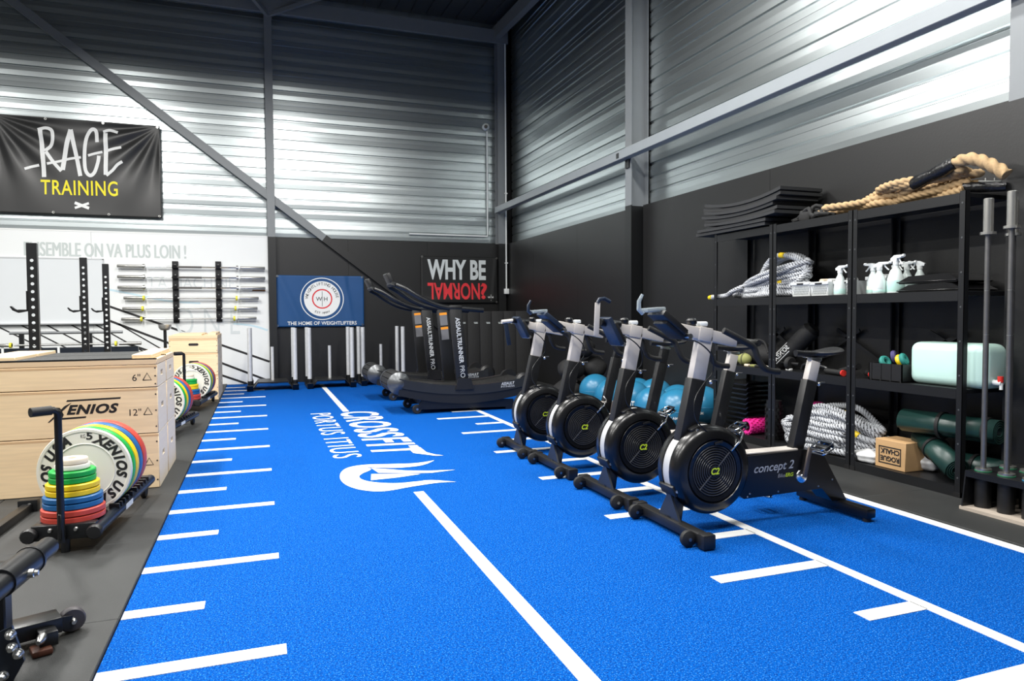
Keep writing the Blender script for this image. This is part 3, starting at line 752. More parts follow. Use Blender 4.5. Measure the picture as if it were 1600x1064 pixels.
def loaded(x, y, rz, nm, scale_stack=1.0):
    trolley((x, y, ZM), 'black %s weight trolley with handle, rolling plate rails' % nm, rz)
    c_, s_ = math.cos(rz), math.sin(rz)
    W = lambda lx, ly, z: (x+c_*lx-s_*ly, y+s_*lx+c_*ly, z)
    yy = .325
    for k, (cn, mat, th) in enumerate(spec):
        bumper(cn, mat, th, W(0, yy+th/2, ZM+.328), '%s bumper plate standing upright in the %s weight trolley' % (cn, nm), text=(k == 0), rz=rz)
        yy += th+.018
    z = ZM+.134
    for k, (cn, mat, r, th) in enumerate(chg):
        pos_ = ('lower' if k % 2 == 0 else 'upper') + ' '
        lab = '%s%s change plate in the small stack on the %s weight trolley' % (pos_ if cn not in ('white', 'cream') else '', cn, nm)
        t = thing('change_plate', lab, 'weight plate', W(0, .148, z), rz, 'small change plates stacked on the trolleys')
        P('disc', B().lathe([(.020, .001), (r*.95, .001), (r, .005), (r, th-.005), (r*.95, th), (r*.75, th), (r*.72, th-.002), (.034, th-.002), (.032, th), (.020, th), (.020, .001)], n=40, cap=False), mat, t)
        z += th+.0005
loaded(-.905, 3.88, -.085, 'nearest')
loaded(-.955, 7.02, -.16, 'second')
loaded(-.835, 9.10, -.12, 'farthest')

# ================================================================== LEFT FOREGROUND TRAINING FRAME
t = thing('training_machine', 'black steel machine frame with round tube, bolts and transport wheel at the front left', 'gym machine', (-.80, 2.6, ZM))
P('main_tube', B().tube([(.052, .39, .293), (-.02, -.35, .293)], .036, 18), black, t)
P('sleeve', B().tube([(.034, .24, .293), (.010, .02, .293)], .047, 20), black, t)
P('sleeve_rim', B().tube([(.0352, .245, .293), (.0338, .232, .293)], .050, 20), black, t)
P('sleeve_bolt', B().lathe([(0, .032), (.009, .031), (.011, .02), (.015, .018), (.016, 0)], (.062, .11, .288), 'x', 10), zinc, t)
P('tube_cap', B().tube([(.0522, .392, .293), (.053, .40, .293)], [.034, .028], 18), blackmat, t)
P('cross_arm', B().bar((.0, .13, .31), (-.55, .14, .325), .05, .035, .004), black, t)
P('upright', B().bb(-.075, .02, 0, .022, .09, .265, .005, 1), black, t)
P('gusset', B().prism([(.062, .183), (.092, .068), (.058, .004), (-.02, .0), (-.02, .15)], 'y', -.062, -.05), navymet, t)
for k, (x, z) in enumerate(((.059, .159), (.062, .118), (.078, .095), (.037, .033))):
    P('bolt', B().lathe([(.0, -.026), (.007, -.026), (.010, -.020), (.012, -.018), (.012, -.007), (.016, -.005), (.016, 0)], (x, -.062, z), 'y', 10), zinc, t)
ft = P('foot_beam', B().bar((-.10, .17, .060), (.112, .262, .060), .10, .055, .004), black, t)
P('foot_block', B().box((.095, .175, .042), (.055, .07, .05), Euler((0, 0, .4)), .004), black, ft)
P('block_bolt', B().lathe([(0, -.05), (.007, -.05), (.009, -.04), (.014, -.03), (.016, 0)], (.090, .142, .055), 'y', 10), zinc, ft)
P('rubber_pad', B().box((.085, .14, .012), (.06, .07, .022), Euler((0, 0, .4)), .006), M('orange_brown_pad', (.07, .018, .006), .6), ft)
for sx in (0, 1): P('fork', B().bar((.085+.03*sx, .235+.05*sx, .055), (.148+.0*sx, .270+.045*sx, .046), .006, .045), black, ft)
whl = P('wheel', B().lathe([(.010, -.018), (.039, -.018), (.044, -.011), (.044, .011), (.039, .018), (.010, .018)], (0, 0, 0), 'y', 24), M('grey_wheel', (.05, .045, .05), .5), t, (.141, .30, .044), (0, 0, .38))
P('axle', B().lathe([(0, -.042), (.007, -.042), (.010, -.034), (.013, -.030), (.013, .03)], (0, 0, 0), 'y', 10), zinc, whl)
t = thing('frame_foot', 'black folded steel foot with a bolt lying beside the wooden blocks', 'gym machine', (-1.29, 4.5, ZM))
P('beam', B().bar((-.03, -.35, .025), (.0, .28, .025), .05, .05, .004), black, t); P('end_plate', B().box((.0, .30, .035), (.10, .06, .07), None, .004), black, t)
P('bolt', B().lathe([(.0, -.015), (.012, -.012), (.014, 0)], (.01, .27, .04), 'y', 10), zinc, t)

# ================================================================== SLEDS
polem = M('brushed_pole', (.72, .73, .73), .35, .35, .15, 25)
def sled(label, loc):
    t = thing('push_sled', label, 'push sled', loc, 0, 'push sleds against the back wall')
    for s_ in (-1, 1):
        P('skid', B().prism([(-.30, .0), (.42, .0), (.50, .10), (.48, .11), (.40, .03), (-.28, .03), (-.36, .10), (-.38, .09)], 'x', s_*.33-.045, s_*.33+.045), black, t)
        P('side_wing', B().prism([(s_*.285, .03), (s_*.30, .03), (s_*.22, .13), (s_*.205, .13)], 'y', -.26, .36), black, t)
        for yy in (-.18, .34):
            po = P('push_pole', B().tube([(s_*.33, yy, .10), (s_*.33, yy, .955)], .033, 14), polem, t)
            P('socket', B().tube([(s_*.33, yy, .025), (s_*.33, yy, .15)], .038, 14), black, po)
            for q in range(4): P('band', B().lathe([(.0315, 0), (.0325, .004), (.0315, .008)], (s_*.33, yy, .28+q*.19), 'z', 14, False), M('band_dark', (.15, .15, .16), .4, .5), po)
    P('deck', B().bb(-.22, -.26, .115, .22, .36, .135, .003, 1), black, t)
    P('plate_post', B().tube([(0, .05, .13), (0, .05, .66)], .024, 14), polem, t)
sled('black push sled with tall chrome poles, left of three, before the white panel', (.19, 11.58, 0))
sled('black push sled with tall chrome poles, middle one at the centre line', (1.07, 11.62, 0))
sled('black push sled with tall chrome poles, right one behind the treadmills', (1.92, 11.75, 0))

# ================================================================== CURVED TREADMILLS
labgrey = M('label_grey', (.16, .16, .17), .5)
def treadmill(label, loc, rz=0):
    t = thing('curved_treadmill', label, 'treadmill', loc, rz, 'curved treadmills')
    L = 1.70; hw = .34
    top = lambda x: .315+.135*((x-.95)/.95)**2
    N = 26
    xs = [.10+(L-.16)*i/N for i in range(N+1)]
    for s_ in (-1, 1):
        y0, y1 = (s_*(hw-.095), s_*hw)
        up_ = [(x, top(x)) for x in xs]; mid = [(x, top(x)-.105) for x in xs]; low = [(x, max(.085, top(x)-.215+.02*abs(x-.9))) for x in xs]
        P('side_rail', B().prism(up_+list(reversed(mid)), 'y', y0, y1), M('treadmill_grey', (.026, .027, .028), .3, .2), t)
        P('side_skirt', B().prism(mid+list(reversed(low)), 'y', y0+s_*.008, y1-s_*.012), blackmat, t)
        P('roller_cap', B().lathe([(.130, 0), (.130, s_*.035), (.04, s_*.10), (0, s_*.10)], (.11, y0, .36), 'y', 28), M('roller_cap_grey', (.11, .115, .12), .32, .7), t)
        P('rear_cap', B().lathe([(.11, 0), (.11, s_*.06), (.08, s_*.09), (0, s_*.095)], (L-.06, y0, .33), 'y', 24), blackmat, t)
        P('foot_frame', B().prism([(.30, .05), (1.5, .03), (1.5, .12), (.9, .15), (.40, .20)], 'y', s_*.26, s_*.30), black, t)
        wh = P('wheel', B().lathe([(.010, -.018), (.048, -.018), (.055, -.010), (.055, .010), (.048, .018), (.010, .018)], (.315, s_*.28, .055), 'y', 18), blackrub, t)
        P('hub', B().cyl((.315, s_*.28-.022, .055), (.315, s_*.28+.022, .055), .014, n=10), zinc, wh)
        P('wheel_arm', B().bar((.32, s_*.28, .07), (.44, s_*.28, .16), .05, .03), black, t)
        # post
        p0 = Vector((.86, s_*(hw-.03), .30)); p1 = Vector((.775, s_*(hw-.03), 1.235))
        po = P('post', B().bar(p0, p1, .055, .15, .012, side=(0, 1, 0)), blackmat, t)
        P('post_foot', B().prism([(.76, .27), (.98, .27), (.95, .40), (.79, .40)], 'y', y1-s_*.005, y1+s_*.022), blackmat, po)
        d = (p1-p0).normalized(); wv = d.cross(Vector((0, -1, 0)))
        if wv.x < 0: wv = -wv
        if s_ == -1:
            b = B(); tt = fit(T('ASSAULTRUNNER', 1, .02), .54, .055)
            fn = lambda x, y: p1 - d*(.12+x) + wv*(y-.02) + Vector((0, -.030, 0))
            b.flat(tt, fn)
            P('lettering', b, silverink, po)
            b = B(); tt = fit(T('PRO', 1, -.008), .14, .055); b.flat(tt, lambda x, y: fn(x+.57, y)); P('thin_lettering', b, silverink, po)
        else:
            f2 = lambda x, y: p1 - d*x + wv*y + Vector((0, -.030, 0))
            for (x0, x1, m_) in ((.06, .09, orangep), (.09, .22, labgrey), (.24, .27, orangep), (.27, .40, labgrey)):
                P('warning_label', B().flat(([(x0, -.05), (x1, -.05), (x1, .045), (x0, .045)], [(0, 1, 2, 3)]), f2), m_, po)
        # handrail
        yh = s_*(hw-.03)
        hr = P('handrail', B().tube([(1.12, yh, 1.20), (.80, yh, 1.225), (.66, yh, 1.235), (.50, yh, 1.28), (.34, yh, 1.36), (.20, yh*.9, 1.45), (.10, yh*.75, 1.495)], .031, 12, smooth=5), black, t)
        P('post_head', B().box((.775, yh, 1.235), (.16, .07, .05), None, .015), blackmat, po)
    P('front_handle', B().tube([(.10, -.24, 1.495), (.075, -.12, 1.515), (.075, .12, 1.515), (.10, .24, 1.495)], .024, 12, smooth=4), black, t)
    co = P('console', B().box((.06, 0, 1.56), (.05, .26, .17), Euler((0, R(-25), 0)), .015), blackmat, t)
    P('screen', B().box((.088, 0, 1.572), (.004, .18, .10), Euler((0, R(-25), 0))), blackgloss, co)
    P('console_arm', B().tube([(.10, 0, 1.515), (.06, 0, 1.56)], .02, 10), chrome, co)
    P('cross_beam', B().bb(.38, -.26, .09, .46, .26, .15), black, t); P('cross_beam', B().bb(1.40, -.30, .0, 1.48, .30, .06), black, t)
    # slat belt: top run and the wrap round the front drum
    sl = B().bb(-.030, -.245, -.010, .030, .245, .010, .004, 1).mesh('belt_slat'); sl.materials.append(blackrub)
    drum = P('front_drum', B().cyl((.11, -.25, .36), (.11, .25, .36), .105, n=28), blackmat, t)
    for k in range(25):
        x = .14+k*(L-.24)/24; dz = .135*2*((x-.95)/.95)/.95
        O('belt_slat', sl, None, t, (x, 0, top(x)-.022), (0, -math.atan(dz), 0))
    for k in range(7):
        a = R(75+k*32); O('belt_slat', sl, None, t, (.11+.115*math.cos(a), 0, .36+.115*math.sin(a)), (0, PI/2-a, 0))
    # maker lettering on the rear of the side rail
    b = B(); tt = fit(T('ASSAULT', 1, .02, 1, .2), .17, .035); b.flat(tt, lambda x, y: Vector((1.33+x, -hw-.002, top(1.42)-.05+y+.05*x)))
    tt = fit(T('FITNESS', 1, 0), .17, .022); b.flat(tt, lambda x, y: Vector((1.33+x, -hw-.002, top(1.42)-.08+y+.05*x))); P('lettering', b, silverink, t)
    return t
tm = treadmill('black curved treadmill nearer to the bikes, with lettered posts', (1.395, 8.27, 0))
dup(tm, (1.36, 9.62, 0), 0, 'black curved treadmill standing farther back, near the push sleds')

# ================================================================== EXERCISE BIKES
grillem = M('grille_ring_black', (.03, .03, .032), .3)
def bike(label, loc, variant):
    t = thing('exercise_bike', label, 'exercise bike', loc, 0, 'row of four exercise bikes')
    # front foot with transport wheels
    ff = P('front_foot', B().bb(-.03, -.30, .022, .03, .30, .072, .006), blackmat, t)
    for s_ in (-1, 1):
        P('end_cap', B().bb(-.036, s_*.29, .005, .036, s_*.345, .078, .008), blackmat, ff)
        wh = P('transport_wheel', B().lathe([(.0, -.022), (.02, -.022), (.04, -.012), (.043, 0), (.04, .012), (.02, .022), (0, .022)], (-.065, s_*.255, .043), 'y', 18), blackrub, t)
        P('wheel_hub', B().cyl((-.065, s_*.255-.025, .043), (-.065, s_*.255+.025, .043), .009, n=8), zinc, wh)
        P('wheel_tab', B().bb(-.065, s_*.235-.003, .035, -.01, s_*.235+.003, .06), black, wh)
        P('foot_gusset', B().prism([(s_*.10, .07), (s_*.015, .20), (0, .20), (0, .07)], 'x', -.012, .0), M('gusset_navy', (.022, .026, .034), .4, .1), t)
    P('front_strut', B().bar((.02, 0, .06), (.06, 0, .34), .05, .07, .006), black, t)
    # flywheel housing
    fx, fz, fr = .20, .325, .235
    ho = P('flywheel_housing', B().lathe([(.05, -.096), (.136, -.096), (.138, -.106), (.160, -.110), (.166, -.102), (.172, -.112), (.205, -.106), (.222, -.095), (.235, -.070), (.235, -.035), (.222, -.033),
           (.222, .033), (.235, .035), (.235, .070), (.222, .095), (.20, .108), (.155, .112), (.0, .10)], (fx, 0, fz), 'y', 56), blackgloss, t)
    P('vent_band', B().lathe([(.223, -.034), (.2285, -.032), (.2285, .032), (.223, .034)], (fx, 0, fz), 'y', 56, False), greyband, ho)
    P('grille_back', B().cyl((fx, -.0952, fz), (fx, -.098, fz), .135, n=40), M('grille_dark', (.005, .005, .005), .7), ho)
    for k in range(8): P('grille_ring', B().torus((fx, -.103, fz), .037+.0133*k, .0038, 'y', 44, 6), grillem, ho)
    for a in (45, 135): P('grille_spoke', B().bar((fx-.132*math.cos(R(a)), -.104, fz-.132*math.sin(R(a))), (fx+.132*math.cos(R(a)), -.104, fz+.132*math.sin(R(a))), .005, .004), M('spoke_grey', (.10, .10, .10), .4) if a == 45 else blackmat, ho)
    P('hub_disc', B().cyl((fx, -.100, fz), (fx, -.110, fz), .030, n=24), blackmat, ho)
    b = B(); tt = fit(T('C2', 1, .03, 1, .25), .052, .036); b.flat(tt, lambda x, y: Vector((fx-.026+x, -.1108, fz-.018+y))); P('lettering', b, lime, ho)
    for a in (112, 205):   # clips across the band
        c_, s_ = math.cos(R(a)), math.sin(R(a))
        P('band_clip', B().box((fx+.237*c_, 0, fz+.237*s_), (.022, .135, .06), Euler((0, -R(a), 0)), .008), blackmat, ho)
        P('clip_screw', B().cyl((fx+.232*c_, -.068, fz+.232*s_), (fx+.232*c_, -.078, fz+.232*s_), .008, n=8), zinc, ho)
    P('damper_lever', B().tube([(fx+.10, -.108, fz+.10), (fx+.155, -.116, fz+.155), (fx+.175, -.11, fz+.19), (fx+.165, -.09, fz+.215)], .005, 8), chrome, ho)
    P('lever_tip', B().box((fx+.02, -.112, fz+.148), (.05, .006, .016), Euler((0, R(-12), 0)), .003), blackmat, ho)
    # body
    body = P('body_shell', B().prism([(.40, .375), (.83, .385), (.93, .37), (.975, .33), (1.135, .075), (1.03, .075), (.955, .155), (.42, .145), (.34, .20), (.34, .34)], 'y', -.062, .062), blackgloss, t)
    P('top_strip', B().bb(.44, -.045, .379, .80, .045, .390, .003, 1), aluminium, body)
    b = B(); tt = fit(T('concept 2', 1, .012, 1, .3), .27, .062); b.flat(tt, lambda x, y: Vector((.485+x, -.0632, .265+y+.03*x)))
    P('lettering', b, M('grey_letter', (.42, .43, .44), .5), body)
    b = B(); tt = fit(T('Bike', 1, .01, 1, .2), .05, .021); b.flat(tt, lambda x, y: Vector((.645+x, -.0632, .242+y))); P('lettering', b, M('grey_letter2', (.30, .30, .30), .5), body)
    b = B(); tt = fit(T('ERG', 1, .02, 1, .2), .055, .021); b.flat(tt, lambda x, y: Vector((.697+x, -.0632, .243+y))); P('lettering', b, lime, body)
    for x, z in ((.46, .17), (.445, .155), (.65, .165), (.93, .17), (.955, .35), (1.03, .20)): P('screw', B().lathe([(.0, -.003), (.006, 0)], (x, -.0622, z), 'y', 8), zinc, body)
    # crank and pedals
    cx, cz = .808, .237
    cr = P('crank_disc', B().lathe([(0, -.082), (.012, -.082), (.014, -.07), (.036, -.068), (.038, -.062)], (cx, 0, cz), 'y', 24), chrome, t)
    P('crank_arm', B().bar((cx, -.085, cz), (cx+.035, -.090, cz+.165), .014, .026, .004, side=(0, 1, 0)), M('crank_brown', (.12, .10, .09), .4, .4), cr)
    P('crank_arm', B().bar((cx, .085, cz), (cx-.09, .090, cz-.14), .014, .026, .004, side=(0, 1, 0)), black, cr)
    def pedal(px_, py, pz, tilt):
        p = P('pedal', B().box((0, 0, 0), (.03, .085, .020), None, .004), black, t, (px_, py, pz), (0, tilt, 0))
        for zz in (-.014, .014):
            P('cage', B().tube([(-.048, -.04, zz), (-.048, .04, zz), (-.02, .048, zz), (.02, .048, zz), (.048, .04, zz), (.048, -.04, zz), (.02, -.048, zz), (-.02, -.048, zz), (-.048, -.04, zz)], .0045, 6), chrome, p)
        for xx in (-.035, .035): P('cage_bar', B().bb(xx-.004, -.045, -.016, xx+.004, .045, .016), chrome, p)
    pedal(cx+.06, -.155, cz+.175, R(-25)); pedal(cx-.10, .15, cz-.135, R(10))
    # seat tube, post, saddle
    s0 = Vector((.815, 0, .37)); s1 = Vector((.915, 0, .765)); s2 = Vector((.945, 0, .875))
    st = P('seat_tube', B().bar(s0, s1, .052, .078, .004, side=(0, 1, 0)), blackmat, t)
    P('clamp_knob', B().ball((.965, -.02, .745), .011, 12, 8), chrome, st); P('clamp_lever', B().cyl((.955, 0, .752), (1.0, -.03, .752), .005, n=8), black, st)
    P('seat_post', B().bar(s1, s2, .042, .064, .003, side=(0, 1, 0)), aluminium if variant in (3, 4) else blackmat, t)
    P('seat_clamp', B().box((.95, 0, .885), (.075, .04, .025), None, .006), zinc, st)
    b = B()
    rings = []
    for k in range(15):
        u = k/14; x = .815+.285*u
        wd = .018+.018*u if u < .45 else .018+.018*u+.055*math.sin(min(1, (u-.45)/.40)*PI/2)
        if u > .93: wd *= .72
        zt = .930-.012*math.sin(u*PI)+.012*u; ring = []
        for j in range(14):
            a = 2*PI*j/14; yy = wd*math.cos(a); zz = zt+(.012 if math.sin(a) > 0 else .026)*math.sin(a)-.006*(abs(yy)/.09)**2; ring.append((x, yy, zz))
        rings.append(ring)
    b.ring_faces(rings)
    sd = P('saddle', b, blackmat, t)
    for s_ in (-1, 1): P('saddle_rail', B().tube([(.86, s_*.012, .905), (.92, s_*.02, .895), (1.0, s_*.025, .897), (1.05, s_*.03, .91)], .0035, 6), chrome, sd)
    # rear leg and foot
    P('rear_foot', B().bb(1.07, -.27, .022, 1.135, .27, .075, .008), blackgloss, t)
    P('rear_plate', B().bb(1.05, -.055, .074, 1.15, .055, .080), zinc, t)
    for s_ in (-1, 1): P('rubber_foot', B().cyl((1.10, s_*.24, 0), (1.10, s_*.24, .024), .022, n=12), blackrub, t)
    # handlebar post
    h0 = Vector((.075, 0, .45)); h1 = Vector((.155, 0, .80)); h2 = Vector((.205, 0, 1.035))
    pt = P('handlebar_tube', B().bar(h0, h1, .062, .095, .004, side=(0, 1, 0)), blackmat, t)
    P('clamp_knob', B().ball((.225, -.03, .785), .012, 12, 8), chrome, pt); P('clamp_lever', B().cyl((.21, -.01, .795), (.26, -.04, .795), .005, n=8), black, pt)
    hp = P('handlebar_post', B().bar(h1, h2, .052, .082, .004, side=(0, 1, 0)), aluminium, t)
    bm_ = P('slide_beam', B().bar((.035, 0, 1.070), (.40, 0, 1.000), .052, .062, .004, side=(0, 1, 0)), aluminium, t)
    P('beam_collar', B().bar((.155, 0, 1.047), (.235, 0, 1.032), .064, .076, .005, side=(0, 1, 0)), aluminium, bm_)
    P('beam_cap', B().box((.19, 0, 1.095), (.05, .045, .026), None, .008), offwhite, bm_)
    P('beam_knob', B().lathe([(0, 1.095), (.026, 1.095), (.03, 1.105), (.03, 1.115), (.02, 1.125), (0, 1.127)], (.125, 0, 0), 'z', 10), black, bm_)
    hb = P('handlebar', B().tube([(.405, -.19, .995), (.412, -.08, 1.0), (.412, .08, 1.0), (.405, .19, .995)], .0165, 12), blackrub, t)
    for s_ in (-1, 1):
        P('horn', B().tube([(.19, s_*.185, 1.065), (.25, s_*.195, 1.035), (.32, s_*.20, 1.0), (.365, s_*.20, .975), (.385, s_*.205, .925), (.415, s_*.21, .875), (.46, s_*.21, .852), (.52, s_*.21, .845)], .0165, 12, smooth=4), blackrub, hb)
        P('horn_bridge', B().tube([(.34, s_*.198, .992), (.405, s_*.17, .997)], .0165, 10), blackrub, hb)
    # console on its arm
    if variant in (4, 2):
        rot = Euler((0, R(38), 0))
        mo = P('monitor', B().box((-.035, -.02, 1.105), (.175, .16, .035), rot, .008), bluegl if variant == 2 else blackmat, t)
        P('monitor_back', B().box((-.02, -.02, 1.075), (.14, .13, .05), rot, .012), blackmat, mo)
        P('monitor_arm', B().tube([(.05, -.02, 1.03), (.06, -.02, 1.05), (.10, 0, 1.055)], .018, 10), black, mo); P('pivot', B().cyl((.045, -.11, 1.035), (.045, .07, 1.035), .014, n=12), zinc, mo)
        P('phone_cradle', B().box((-.125, -.02, 1.172), (.11, .085, .022), Euler((0, R(-4), 0)), .006), clear, mo)
        P('cradle_lip', B().tube([(-.18, -.02, 1.155), (-.205, -.02, 1.175), (-.205, -.02, 1.215), (-.185, -.02, 1.25)], [.014, .013, .011, .008], 8), clear if variant == 4 else bluegl, mo)
    else:
        rot = Euler((0, R(62), 0))
        mo = P('monitor', B().box((.005, -.05, 1.045), (.19, .15, .030), rot, .008), bluegl, t)
        P('monitor_back', B().box((.035, -.05, 1.03), (.15, .12, .045), rot, .012), blackmat, mo)
        P('monitor_arm', B().cyl((-.07, -.05, 1.10), (.08, -.02, 1.085), .024, n=14), black, mo); P('pivot', B().cyl((.06, -.12, .965), (.06, .04, .965), .013, n=12), zinc, mo)
        lo = 1.02 if variant == 3 else .90
        P('phone_arm', B().bar((-.095, -.05, lo), (-.085 if variant == 3 else -.13, -.05, lo+.20), .008, .035, .002, side=(0, 1, 0)), aluminium if variant == 3 else bluegl, mo)
        if variant == 3: P('arm_hook', B().tube([(-.085, -.05, 1.22), (-.075, -.05, 1.24), (-.04, -.05, 1.245), (.0, -.05, 1.225)], .012, 8), bluegl, mo)
        else: P('phone_cradle', B().cyl((-.16, -.05, 1.09), (-.06, -.05, 1.10), .016, n=10), aluminium, mo)
    P('cable', B().tube([(.03, -.06, 1.02), (.12, -.07, 1.0), (.20, -.075, .93), (.215, -.06, .84), (.16, -.06, .78), (.10, -.07, .70), (.10, -.08, .60), (.16, -.10, .53)], .004, 6, smooth=5), black, t)
    return t
bike('exercise bike nearest the camera, console tilted up with clear phone cradle', (2.035, 3.17, 0), 4)
bike('second nearest exercise bike, with silver phone arm standing up', (2.03, 3.89, 0), 3)
bike('third nearest exercise bike, with blue phone holder above its console', (2.03, 4.72, 0), 2)
bike('farthest exercise bike, next to the treadmills', (2.02, 5.44, 0), 1)

# ================================================================== SHELVING
ZS = [.075, .678, 1.28, 1.872]      # shelf top heights
XF, XB = 4.02, 4.425
def shelving(label, y0, y1):
    t = thing('shelving_unit', label, 'shelf', (XF, (y0+y1)/2, ZM), 0, 'black shelving units against the charcoal wall')
    hw = (y1-y0)/2; D = XB-XF; top = ZS[-1]+.012-ZM
    for k, z in enumerate(ZS):
        sh = P('shelf', B().bb(.004, -hw+.004, z-.028-ZM, D-.004, hw-.004, z-ZM, .002, 1), shelfm, t)
        P('front_lip', B().bb(-.002, -hw+.04, z-.062-ZM, .006, hw-.04, z-ZM+.001), shelfm, sh)
    for s_ in (-1, 1):
        for x0, dx in ((-.003, 1), (D+.003, -1)):
            po = P('post', B().bb(x0, s_*hw, 0, x0+dx*.003, s_*(hw-.038), top).bb(x0, s_*hw, 0, x0+dx*.038, s_*(hw-.003), top), shelfm, t)
            if dx == 1:
                for q in range(9): P('post_hole', B().cyl((-.0045, s_*(hw-.02), .12+q*.21), (-.001, s_*(hw-.02), .12+q*.21), .006, n=8), M('hole_grey', (.09, .095, .10), .4, .4), po)
                P('foot_cap', B().bb(-.006, s_*hw, 0, .042, s_*(hw-.042), .03), blackmat, po)
    P('rear_brace', B().bar((D-.012, -hw+.03, .72), (D-.012, hw-.30, 1.0), .012, .03), shelfm, t)
    P('rear_brace', B().bar((D-.012, hw-.03, .72), (D-.012, -hw+.30, 1.0), .012, .03), shelfm, t)
    return t
shelving('black steel shelving unit at the far end, holding the stacked mats', 4.745, 5.535)
shelving('black steel shelving unit in the middle, holding baskets and battle rope', 3.915, 4.74)
shelving('black steel shelving unit at the near end, under the natural rope', 3.06, 3.91)

# ---- top shelf: stacked foam mats
zz = ZS[3]+.0135
ml = ['bottom', 'second lowest', 'third lowest', 'fourth lowest', 'fifth lowest', 'third from the top', 'second from the top', 'topmost']
offs = [(.06, .0), (.02, -.02), (-.06, .05), (-.05, .06), (-.01, .06), (-.07, .05), (-.04, .09), (-.06, .09)]
ln = [.98, .96, .96, .98, .98, .98, 1.04, 1.02]
for k in range(8):
    t = thing('foam_mat', 'dark foam exercise mat on top of the shelf, %s of the stack' % ml[k], 'mat', (4.20-.01*(k % 3), 5.24+offs[k][0]-offs[k][1]*.6, zz), 0, 'foam mats stacked on the top shelf')
    L = ln[k]; n = 14
    sag = lambda y, k=k: (.010+.006*k)*((y/(L/2))**2)*(1 if k > 1 else .2)
    b = B(); rings = [[(-.21, y, sag(y)), (.22, y, sag(y)), (.22, y, sag(y)+.026), (-.21, y, sag(y)+.026)] for y in [-L/2+L*i/n for i in range(n+1)]]
    b.ring_faces(rings); P('sheet', b, foamblk, t); zz += .0275+.003
t = thing('strap_bundle', 'tangle of black webbing straps on the top shelf between mats and rope', 'straps', (4.16, 4.42, ZS[3]))
for k in range(6):
    a = k*1.1; pts = [(rnd.uniform(-.08, .10), -.20+.40*q/5+rnd.uniform(-.03, .03), .02+rnd.uniform(0, .11)*math.sin(q/5*PI)) for q in range(6)]
    P('strap', B().tube(pts, .017, 8, smooth=4), bagfab, t)
P('pouch', B().box((-.02, .06, .045), (.12, .10, .085), Euler((.2, 0, .3)), .015), bagfab, t)

# ---- ropes
def rope_obj(name, label, pts, r, turns, mats, cat='rope', step=None, tips=None):
    pts = resample(catmull(pts, 10), step or r*.22)
    c0 = Vector((sum(p.x for p in pts)/len(pts), sum(p.y for p in pts)/len(pts), min(p.z for p in pts)-r))
    t = thing(name, label, cat, c0)
    P('strands', B().rope([p-c0 for p in pts], r, turns, *((16, 4) if mats[0] is ropew else (15, 3))), mats, t, sharp=75)
    return t, pts, c0
def coil_pile(cx, y0, y1, z0, loops, r, wx, seed, hfun, squeeze=.75):
    """long flattened loops lying along the shelf, rising layer on layer; hfun gives local height"""
    rg_ = random.Random(seed); pts = []; n = 10
    for l in range(loops):
        u = l/max(1, loops-1)
        a0, a1 = y0+rg_.uniform(0, .12)*(1-u)+.0, y1-rg_.uniform(0, .10)
        for k in range(n):
            th = 2*PI*k/n
            y = (a0+a1)/2+(a1-a0)/2*math.cos(th)*rg_.uniform(.9, 1.0)
            x = cx+wx*math.sin(th)*rg_.uniform(.45, 1.0)
            z = z0+r+hfun((y-y0)/(y1-y0))*u*rg_.uniform(.85, 1.05)+rg_.uniform(0, .012)
            pts.append(Vector((x, y, z)))
    return pts
# white battle rope on the second shelf: far heap with a long tail
hf = lambda v: .27*(1-v)**.9+.03
pts = coil_pile(4.20, 4.52, 5.47, ZS[2], 9, .021, .11, 3, hf)
tail = [Vector((4.10, 5.25, ZS[2]+.10)), Vector((4.07, 5.34, ZS[2]+.065)), Vector((4.08, 5.42, ZS[2]+.035)), Vector((4.07, 5.55, ZS[2]+.024)), Vector((4.06, 5.62, ZS[2]+.022))]
t, pp, c0 = rope_obj('battle_rope', 'white battle rope heaped on the second shelf beside the grey baskets', pts+tail, .0215, 11, [ropew, roped])
P('yellow_end', B().tube([pp[-1]-c0, pp[-1]-c0+Vector((-.002, .045, -.004))], [.024, .02], 12), bump_yellow, t)
P('yellow_band', B().tube([pp[len(pp)//2]-c0, pp[len(pp)//2+10]-c0], .0255, 12), bump_yellow, t)
# second white rope standing coil behind, big round hoops
pts = []
for k in range(46):
    th = k*.62; rr = .235-.01*(k//10); pts.append(Vector((4.17+.012*(k//10)*1.6+.02*math.sin(k*1.7), 4.80+.27*math.cos(th)*.95, ZS[2]+.185+.135*math.sin(th)+.012*math.sin(k))))
pts = [p+Vector((.0, 0, .03)) for p in pts]
t, pp, c0 = rope_obj('battle_rope', 'upright round coil of white battle rope on the second shelf', pts, .0205, 11, [ropew, roped])
P('yellow_band', B().tube([pp[70]-c0, pp[84]-c0], .0245, 12), bump_yellow, t)
# big white rope heap on the bottom shelf
hb_ = lambda v: .32*max(0, min(1, 1.15-abs(v-.5)*1.2))
pts = coil_pile(4.19, 3.78, 4.66, ZS[0], 12, .023, .10, 11, hb_)
t, pp, c0 = rope_obj('battle_rope', 'large white battle rope heap on the bottom shelf beside the chalk box', pts, .0235, 10, [ropew, roped])
for q in (.12, .35, .62, .85):
    i = int(len(pp)*q); P('yellow_band', B().tube([pp[i]-c0, pp[i+12]-c0], .0275, 12), bump_yellow, t)
pts = coil_pile(4.09, 3.98, 4.72, ZS[0], 5, .023, .05, 21, lambda v: .20)
t, pp, c0 = rope_obj('battle_rope', 'white battle rope in loose loops at the front edge of the bottom shelf', pts, .0235, 10, [ropew, roped])
P('yellow_band', B().tube([pp[90]-c0, pp[104]-c0], .0275, 12), bump_yellow, t)
